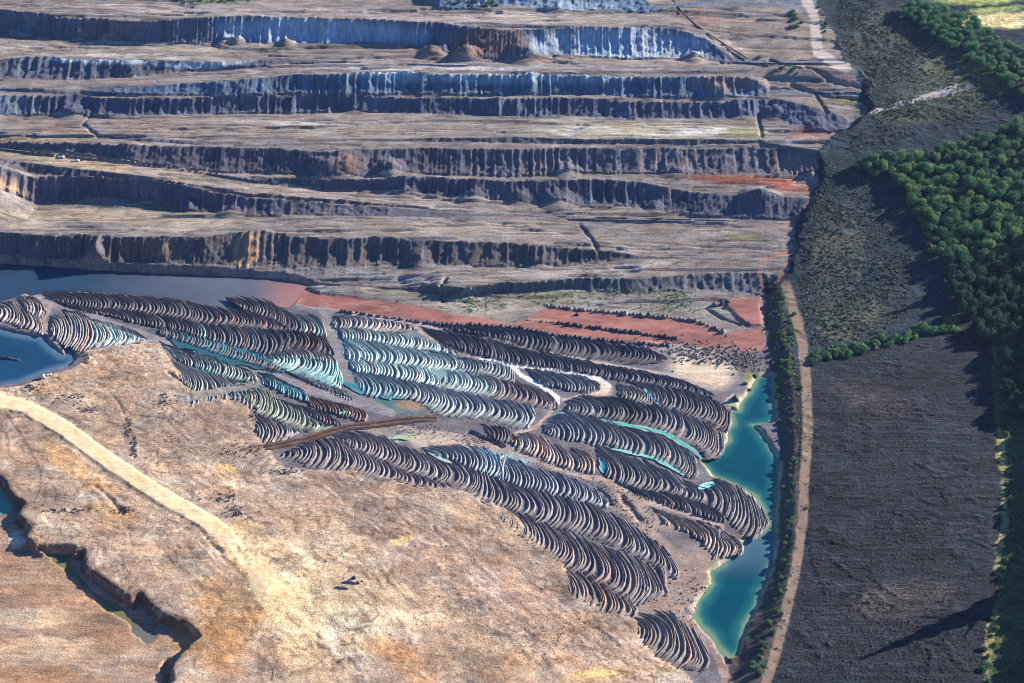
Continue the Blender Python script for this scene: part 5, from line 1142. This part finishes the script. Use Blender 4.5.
def conveyor(label, px, z):
    x, y, zz = ground([p[0] for p in px], [p[1] for p in px])
    e = bpy.data.objects.new('belt_conveyor', None); COL.objects.link(e); e.location = (x[0], y[0], zz[0]); e['label'] = label; e['category'] = 'conveyor'
    for i in range(len(px) - 1):
        a = np.array([x[i], y[i], zz[i] + 1.6]); b = np.array([x[i + 1], y[i + 1], zz[i + 1] + 1.6])
        d = b - a; L = np.linalg.norm(d); rz = math.atan2(d[1], d[0]); ry = -math.asin(d[2] / L); m = (a + b) / 2 - np.array(e.location)
        for nm, bx, mt in (('frame', [(0, .8, -.2, L, .25, .5), (0, -.8, -.2, L, .25, .5)], 'steel'), ('belt', [(0, 0, .05, L, 1.3, .12)], 'belt')):
            o = box_obj(nm, bx, M[mt], e); o.location = m; o.rotation_euler = (0, ry, rz)
        for k in range(int(L / 7)):
            q = a + d * (k + .5) / int(L / 7) - np.array(e.location)
            o = box_obj('support', [(0, .8, -1.2, .3, .25, 2.0), (0, -.8, -1.2, .3, .25, 2.0), (0, 0, -.5, .25, 1.6, .2)], M['steel'], e); o.location = q; o.rotation_euler = (0, 0, rz)
conveyor('dark belt conveyor running down the plateau at the upper right', [(668, -6), (682, 12), (697, 26), (715, 38), (735, 52), (748, 60)], 0)

# ------------------------------------------------------------------ trees and bushes
def crown_mesh(name, seed, n, lobes, squash, leaf, mat, conical=False):
    rng = np.random.default_rng(seed)
    if conical:
        t = rng.random(n) ** .75; z = 1 - t * .93
        r = t * .26 * (1 + .25 * np.sin(z * 40)) * (.55 + .45 * rng.random(n) ** .4); a = rng.random(n) * 6.283
        P = np.stack([r * np.cos(a), r * np.sin(a), z], 1); N = np.stack([np.cos(a), np.sin(a), .35 + 0 * a], 1)
    else:
        C = rng.normal(size=(lobes, 3)); C /= np.linalg.norm(C, axis=1)[:, None]; C *= rng.uniform(.25, .62, (lobes, 1)); C[:, 2] = np.abs(C[:, 2]) * .9 - .12
        R = rng.uniform(.30, .50, lobes)
        k = rng.integers(0, lobes, n); D = rng.normal(size=(n, 3)); D /= np.linalg.norm(D, axis=1)[:, None]
        P = C[k] + D * (R[k] * rng.uniform(.75, 1.06, n))[:, None]; N = D
        P[:, 2] = P[:, 2] * squash
    N = N + rng.normal(0, .45, (n, 3)); N /= np.linalg.norm(N, axis=1)[:, None]
    A = np.cross(N, rng.normal(size=(n, 3))); A /= np.linalg.norm(A, axis=1)[:, None]; B = np.cross(N, A)
    s = leaf * rng.uniform(.6, 1.3, (n, 1))
    V = np.stack([P - A * s - B * s * .6, P + A * s - B * s * .7, P + A * s * .8 + B * s * .7 + N * s * .3, P - A * s * .9 + B * s * .6], 1).reshape(-1, 3)
    me = mesh_np(name, V, np.arange(4 * n).reshape(n, 4)); me.materials.append(M[mat])
    return me
def trunk_mesh(seed, h=1.0):
    rng = np.random.default_rng(seed); V, F = [], []
    def limb(p0, p1, r0, r1):
        b = len(V); d = Vector(p1) - Vector(p0); a = d.orthogonal().normalized(); c = d.cross(a).normalized()
        for p, r in ((p0, r0), (p1, r1)):
            for i in range(6):
                q = Vector(p) + (a * math.cos(i * math.pi / 3) + c * math.sin(i * math.pi / 3)) * r; V.append(tuple(q))
        F.extend((b + i, b + (i + 1) % 6, b + 6 + (i + 1) % 6, b + 6 + i) for i in range(6))
    limb((0, 0, -.05), (.01, 0, .45), .035, .024); limb((.01, 0, .45), (0, .02, .8), .024, .01)
    for i in range(4):
        a = rng.random() * 6.28; limb((0, 0, .4 + .06 * i), (.22 * math.cos(a), .22 * math.sin(a), .62 + .05 * i), .014, .006)
    me = mesh_np('trunk', V, F); me.materials.append(M['bark']); return me
CROWNS = [crown_mesh('crown', 20 + i, 1300, 12 + i % 5, .95, .062, 'leaf') for i in range(8)]
CROWNS_LOW = [crown_mesh('crown', 120 + i, 420, 10, .95, .115, 'leaf') for i in range(4)]
CROWNS_PALE = [crown_mesh('crown', 40 + i, 1300, 13, .95, .062, 'leaf_pale') for i in range(4)]
CONIFERS = [crown_mesh('crown', 60 + i, 900, 1, 1, .035, 'leaf_dark', True) for i in range(2)]
CROWNS_SHADE = [crown_mesh('crown', 160 + i, 1100, 12, .95, .066, 'leaf_dark') for i in range(5)]  # leaves darker than the other crowns, standing in for deep shade
SILVER = crown_mesh('crown', 70, 380, 9, 1.1, .11, 'leaf_white')
BUSHES = [crown_mesh('bush', 80 + i, 420, 8, .8, .10, 'leaf') for i in range(5)]
BUSHES_PALE = [crown_mesh('bush', 90 + i, 420, 8, .8, .10, 'leaf_pale') for i in range(4)]
TRUNKS = [trunk_mesh(i) for i in range(4)]

def tree(x, y, z, h, r, label, group, crown=None, conifer=False, rng=random):
    e = bpy.data.objects.new('conifer_tree' if conifer else 'broadleaf_tree', None); COL.objects.link(e)
    e.location = (x, y, z); e.rotation_euler = (0, 0, rng.random() * 6.28); e['label'] = label; e['category'] = 'tree'; e['group'] = group
    e.empty_display_size = 1
    tr = bpy.data.objects.new('trunk', rng.choice(TRUNKS)); COL.objects.link(tr); tr.parent = e; tr.scale = (h, h, h * .85)
    c = bpy.data.objects.new('crown', crown or (rng.choice(CONIFERS) if conifer else rng.choice(CROWNS))); COL.objects.link(c); c.parent = e
    if conifer: c.scale = (h * r, h * r, h)
    else: c.scale = (r, r, h * .52); c.location = (0, 0, h * .50)
    return e

def scatter(poly_px, spacing, seed):
    P = gpts(poly_px); A = np.array(P); rng = np.random.default_rng(seed)
    xs = np.arange(A[:, 0].min(), A[:, 0].max(), spacing); ys = np.arange(A[:, 1].min(), A[:, 1].max(), spacing * .87)
    out = []
    for j, yy in enumerate(ys):
        for xx in xs:
            out.append((xx + (j % 2) * spacing / 2 + rng.normal(0, spacing * .2), yy + rng.normal(0, spacing * .2)))
    Q = np.array(out); m = in_poly(Q[:, 0], Q[:, 1], P); Q = Q[m]
    return Q[:, 0], Q[:, 1], terrain(Q[:, 0], Q[:, 1])[0]

rt = random.Random(5)
trees = []
x, y, z = scatter([(842, 168), (880, 162), (950, 148), (1030, 122), (1055, 135), (1055, 266), (950, 268), (938, 258), (915, 215), (890, 185)], 9.0, 11)
FL = 'broadleaf tree in the dense green forest right of the hillside'
for i in range(len(x)): trees.append((x[i], y[i], z[i], rt.uniform(8.5, 16.5), rt.uniform(4.2, 8.2), FL, 'trees of the dense forest'))
x, y, z = scatter([(896, 14), (925, 6), (955, 14), (1000, 42), (1040, 64), (1040, 112), (1000, 88), (960, 58), (925, 34)], 9.2, 12)
for i in range(len(x)): trees.append((x[i], y[i], z[i], rt.uniform(9.5, 14), rt.uniform(4.6, 6.6), 'broadleaf tree in the dark belt below the yellow field', 'trees of the belt by the yellow field'))
print('TREES', len(trees))
trees.sort(key=lambda t: t[1])
def inframe(t):
    u, v = project(t[0], t[1], t[2] + t[3] * .6); return -5 < u < 1030 and -8 < v < 690
vis = [t for t in trees if inframe(t)]; hid = [t for t in trees if not inframe(t)]
for t in vis[:240]: tree(*t, crown=rt.choice(CROWNS_PALE) if rt.random() < .45 else None, rng=rt)
rest = vis[240:] + hid
def joined(name, items, label, meshes):
    Vs, Fs, off = [], [], 0
    for (px, py, pz, h, r, *_rest) in items:
        me = rt.choice(meshes); co = np.zeros(len(me.vertices) * 3, np.float32); me.vertices.foreach_get('co', co); co = co.reshape(-1, 3)
        a = rt.random() * 6.28; R = np.array([[math.cos(a), -math.sin(a)], [math.sin(a), math.cos(a)]])
        V = np.empty_like(co); V[:, :2] = co[:, :2] @ R.T * r; V[:, 2] = co[:, 2] * h * .52 + h * .5
        V += np.array([px, py, pz]); Vs.append(V); n = len(co) // 4; Fs.append(np.arange(4 * n).reshape(n, 4) + off); off += 4 * n
    me = mesh_np(name, np.concatenate(Vs), np.concatenate(Fs)); me.materials.append(meshes[0].materials[0])
    return link(name, me, label=label, cat='forest', kind='stuff')
joined('forest', vis[240:], 'far rows of trees at the back of the forest and belt', CROWNS)
rest = hid
if rest: joined('forest', rest, 'rest of the forest trees at and beyond the right edge', CROWNS_LOW)

# tall trees added past the right edge to shade verge and field corner
rt2 = random.Random(9)
off_px = []
for i in range(170):
    v = 235 + 475 * (i + .5) / 170
    off_px.append((rt2.uniform(1036, 1060) if v > 400 else rt2.uniform(1032, 1120), v))
x, y, z = ground([p[0] for p in off_px], [p[1] for p in off_px])
off_items = [(x[i], y[i], z[i], rt2.uniform(26, 36) if off_px[i][1] < 415 else rt2.uniform(15, 19), rt2.uniform(5.5, 8.0)) for i in range(len(x))]
joined('added_tall_wood', off_items, 'unseen tall wood added outside the right edge to shade the verge', CROWNS_LOW)
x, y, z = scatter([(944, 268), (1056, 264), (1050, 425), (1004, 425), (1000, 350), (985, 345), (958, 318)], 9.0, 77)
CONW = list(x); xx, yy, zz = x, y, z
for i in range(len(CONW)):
    tree(float(xx[i]), float(yy[i]), float(zz[i]), rt.uniform(11, 18), rt.uniform(4.2, 7.2), 'rounded tree with shade put into its dark leaves, in the wood above the grass verge', 'trees of the wood with shade in their leaf colour', crown=rt.choice(CROWNS_SHADE), rng=rt)
CON = [(948, 296, 26, 'tall conifer at the dark end of the hedge, leftmost'), (1046, 585, 58, 'unseen very tall conifer added beyond the lower right edge for its shadow')]  # the very tall one is unseen, added to cast the long field shadow
for u, v, h, lb in CON:
    xx, yy, zz = ground(u, v); tree(float(xx[0]), float(yy[0]), float(zz[0]), h, .55, lb, 'tall conifers', conifer=True, rng=rt)
xx, yy, zz = ground(1015, 72); tree(float(xx[0]), float(yy[0]), float(zz[0]), 12, 4.0, 'single pale silvery tree in the belt at the upper right', 'trees of the belt by the yellow field', crown=SILVER, rng=rt)

def bush_line(px, n, r, label, group, pale=0.0, jit=(3, 2), seed=0):
    rng = np.random.default_rng(seed); P = np.array(px, float); L = np.r_[0, np.cumsum(np.hypot(*np.diff(P, axis=0).T))]
    s = np.linspace(0, L[-1], n); u = np.interp(s, L, P[:, 0]) + rng.normal(0, jit[0], n); v = np.interp(s, L, P[:, 1]) + rng.normal(0, jit[1], n)
    x, y, z = ground(u, v)
    for i in range(n):
        o = bpy.data.objects.new('bush', rt.choice(BUSHES_PALE if rng.random() < pale else BUSHES)); COL.objects.link(o)
        k = r * rng.uniform(.65, 1.3); o.location = (x[i], y[i], z[i] + k * .25); o.scale = (k, k, k * rng.uniform(.85, 1.25)); o.rotation_euler = (0, 0, rng.random() * 6.28)
        o['label'] = label; o['category'] = 'bush'; o['group'] = group
bush_line([(812, 360), (850, 352), (890, 342), (925, 332), (958, 322)], 56, 4.8, 'green bush in the hedge between hillside and ploughed field', 'bushes of the hedge', .45, (2, 3), 1)
bush_line([(782, 300), (786, 340), (787, 380), (789, 420)], 36, 2.3, 'green bush on the upper bank beside the red mud and field track', 'bushes of the upper bank', .55, (6.5, 3), 2)
bush_line([(792, 450), (793, 490), (790, 530), (783, 570), (775, 610), (765, 645), (750, 670)], 36, 2.1, 'green bush on the shaded lower bank beside the turquoise pond', 'bushes of the lower bank', .5, (4.5, 3), 3)
bush_line([(1004, 425), (1010, 450), (1012, 490), (1010, 530), (1006, 570), (1000, 610), (990, 650), (985, 680)], 34, 2.6, 'pale green bush along the right edge of the ploughed field', 'bushes of the field edge', .6, (3, 3), 4)
bush_line([(893, 172), (905, 190), (920, 215), (930, 240), (936, 250)], 30, 4.2, 'green bush in the line along the left border of the forest', 'bushes bordering the forest', .8, (1.5, 2), 5)
bush_line([(752, 374), (755, 380), (750, 386)], 4, 2.2, 'olive bush on the sandy tip above the turquoise pond', 'bushes on the sandy tip', 1, (3, 3), 6)
bush_line([(793, 14), (797, 24), (795, 30)], 14, 2.8, 'dark bush left of the gravel road', 'bushes left of the gravel road', .1, (4, 4), 7)
bush_line([(822, 4), (826, 20), (823, 30)], 8, 2.2, 'dark bush right of the gravel road', 'bushes right of the gravel road', .2, (2, 3), 8)
bush_line([(762, 62), (775, 66), (800, 70)], 10, 2.4, 'dark bush on the small scarp beside the end of the bluish cliff', 'bushes on the small scarp', .1, (3, 2), 9)
bush_line([(455, 3), (480, 6), (500, 4)], 12, 2.6, 'olive bush on the short top cliff', 'bushes on the short top cliff', .6, (4, 2), 10)
bush_line([(185, 1), (215, 2), (250, 1)], 12, 2.4, 'green bush at the top edge of the photo, left of the short cliff', 'bushes at the top edge', .6, (3, 1.0), 11)
bush_line([(760, 672), (745, 668), (770, 660)], 8, 2.0, 'pale bush at the bottom end of the bank', 'bushes at the bottom of the bank', .9, (5, 4), 12)

# ------------------------------------------------------------------ stuff: scrub on the hillside, clods, bench weeds
def tufts(name, label, poly_px, n, r, mat, seed, mask=None, quads=7):
    rng = np.random.default_rng(seed); P = np.array(gpts(poly_px))
    X = rng.uniform(P[:, 0].min(), P[:, 0].max(), n * 3); Y = rng.uniform(P[:, 1].min(), P[:, 1].max(), n * 3)
    m = in_poly(X, Y, [tuple(p) for p in P]) & (fbm(X / 22, Y / 14, 3, seed) + rng.normal(0, .25, len(X)) > .0)
    X, Y = X[m][:n], Y[m][:n]; Z = terrain(X, Y)[0]; n = len(X)
    k = r * rng.uniform(.5, 1.5, n)
    Vs = []
    for q in range(quads):
        D = rng.normal(size=(n, 3)); D[:, 2] = np.abs(D[:, 2]); D /= np.linalg.norm(D, axis=1)[:, None]
        Pc = np.stack([X, Y, Z], 1) + D * (k * rng.uniform(.2, .9, n))[:, None]
        N = D + rng.normal(0, .4, (n, 3)); A = np.cross(N, rng.normal(size=(n, 3))); A /= np.linalg.norm(A, axis=1)[:, None]; B = np.cross(N / np.linalg.norm(N, axis=1)[:, None], A)
        s = (k * rng.uniform(.3, .6, n))[:, None]
        Vs.append(np.stack([Pc - A * s - B * s, Pc + A * s - B * s, Pc + A * s + B * s, Pc - A * s + B * s], 1))
    V = np.concatenate(Vs).reshape(-1, 3)
    link(name, mesh_np(name, V, np.arange(len(V)).reshape(-1, 4)), M[mat], label=label, cat='scrub', kind='stuff')
HILLP = [(836, 0), (900, 8), (930, 45), (985, 85), (1024, 110), (950, 125), (880, 145), (845, 150), (870, 118), (868, 80), (845, 50)]
HILLP2 = [(825, 160), (880, 185), (905, 230), (925, 300), (880, 335), (815, 355), (800, 300), (800, 250), (812, 205)]
tufts('scrub', 'pale dry scrub speckling the upper hillside', HILLP, 5200, .62, 'straw', 31)
tufts('scrub', 'green scrub speckling the upper hillside', HILLP, 2200, .8, 'leaf_dark', 32)
tufts('scrub', 'pale dry scrub speckling the lower hillside', HILLP2, 4200, .6, 'straw', 33)
tufts('scrub', 'green scrub speckling the lower hillside', HILLP2, 1500, .8, 'leaf_dark', 34)
tufts('scrub', 'low weeds on the pit floor near the red mud', [(420, 290), (560, 288), (720, 292), (700, 315), (560, 304), (470, 312)], 900, .6, 'leaf_pale', 35, quads=5)

tufts('scrub', 'dark undergrowth covering the upper bank beside the red mud', [(770, 292), (786, 288), (796, 350), (799, 420), (798, 440), (780, 430), (775, 380), (768, 330)], 420, .9, 'leaf_pale', 36)
tufts('scrub', 'dark undergrowth covering the lower bank beside the turquoise pond', [(785, 445), (798, 445), (798, 540), (788, 590), (768, 655), (752, 672), (748, 650), (765, 600), (780, 545)], 420, .8, 'leaf_pale', 37)
def clods(name, label, px_list, n, r, col, seed):
    """loose lumps too many to count"""
    rng = np.random.default_rng(seed)
    U = []; Vv = []
    for (u, v, ru, rv) in px_list:
        U.append(u + rng.normal(0, ru * .5, n)); Vv.append(v + rng.normal(0, rv * .5, n))
    x, y, z = ground(np.concatenate(U), np.concatenate(Vv)); n = len(x)
    base = np.array([(1, 0, 0), (0, 1, 0), (-1, 0, 0), (0, -1, 0), (.1, 0, 1)], float)
    k = r * rng.uniform(.4, 1.5, n)
    V = base[None] * (1 + rng.normal(0, .25, (n, 5, 3))) * k[:, None, None]; V[:, :, 2] *= 1.1; V[:, :4, 2] -= .2
    a = rng.random(n) * 6.28; R = np.stack([np.cos(a), -np.sin(a), np.sin(a), np.cos(a)], 1).reshape(n, 2, 2)
    V[:, :, :2] = np.einsum('nij,nkj->nki', R, V[:, :, :2])
    V += np.stack([x, y, z], 1)[:, None]
    F = np.array([(0, 1, 4), (1, 2, 4), (2, 3, 4), (3, 0, 4)])[None] + (np.arange(n) * 5)[:, None, None]
    o = link(name, mesh_np(name, V.reshape(-1, 3), F.reshape(-1, 3)), M['ridge'], label=label, cat='clods', kind='stuff')
    o.color = (*[float(q) for q in srgb(*col)], 1)
clods('clods', 'dark loose clods scattered over the sandy ground', [(30, 388, 14, 5), (68, 398, 22, 7), (90, 410, 14, 5), (128, 428, 4, 10), (134, 448, 3, 8), (85, 355, 6, 8), (60, 510, 26, 3), (126, 510, 12, 4), (226, 498, 22, 6), (240, 450, 30, 12), (258, 412, 10, 18), (235, 512, 10, 6), (285, 472, 20, 4), (165, 400, 14, 8)], 60, .75, (104, 94, 92), 41)
clods('clods', 'small clods sprinkled over the whole sandy ground', [(130, 380, 60, 40), (180, 450, 90, 50), (350, 540, 150, 60), (450, 600, 120, 70), (100, 540, 80, 50), (560, 640, 70, 40)], 420, .42, (150, 126, 106), 42)
clods('clods', 'rough clods covering the dark ploughed field', [(880, 420, 110, 110), (890, 540, 120, 120), (880, 640, 120, 60)], 2200, .55, (84, 74, 72), 43)
clods('clods', 'grey rubble between the red mud and the sandy tip', [(690, 350, 50, 12), (720, 356, 40, 10), (745, 362, 20, 8)], 260, 1.0, (128, 122, 118), 44)
clods('clods', 'broken rubble between the lower spoil rows', [(620, 500, 20, 14), (645, 520, 20, 14), (690, 600, 26, 30), (420, 430, 30, 8), (480, 440, 30, 6), (560, 480, 60, 14)], 160, .6, (140, 124, 112), 45)

# ------------------------------------------------------------------ thin air haze round everything
V, F = [], []
box(V, F, 0, 3200, 315, 8300, 7900, 660)
hz = link('haze', mesh_np('haze', V, F), label='thin bluish haze in the air over the whole mine', cat='haze', kind='stuff')
hm = bpy.data.materials.new('haze_air'); hm.use_nodes = True
for nd in list(hm.node_tree.nodes): hm.node_tree.nodes.remove(nd)
ho = hm.node_tree.nodes.new('ShaderNodeOutputMaterial'); pv = hm.node_tree.nodes.new('ShaderNodeVolumePrincipled')
pv.inputs['Color'].default_value = (.45, .68, 1.0, 1); pv.inputs['Density'].default_value = 1.7e-5; pv.inputs['Anisotropy'].default_value = .2
hm.node_tree.links.new(pv.outputs[0], ho.inputs['Volume']); hz.data.materials.append(hm)
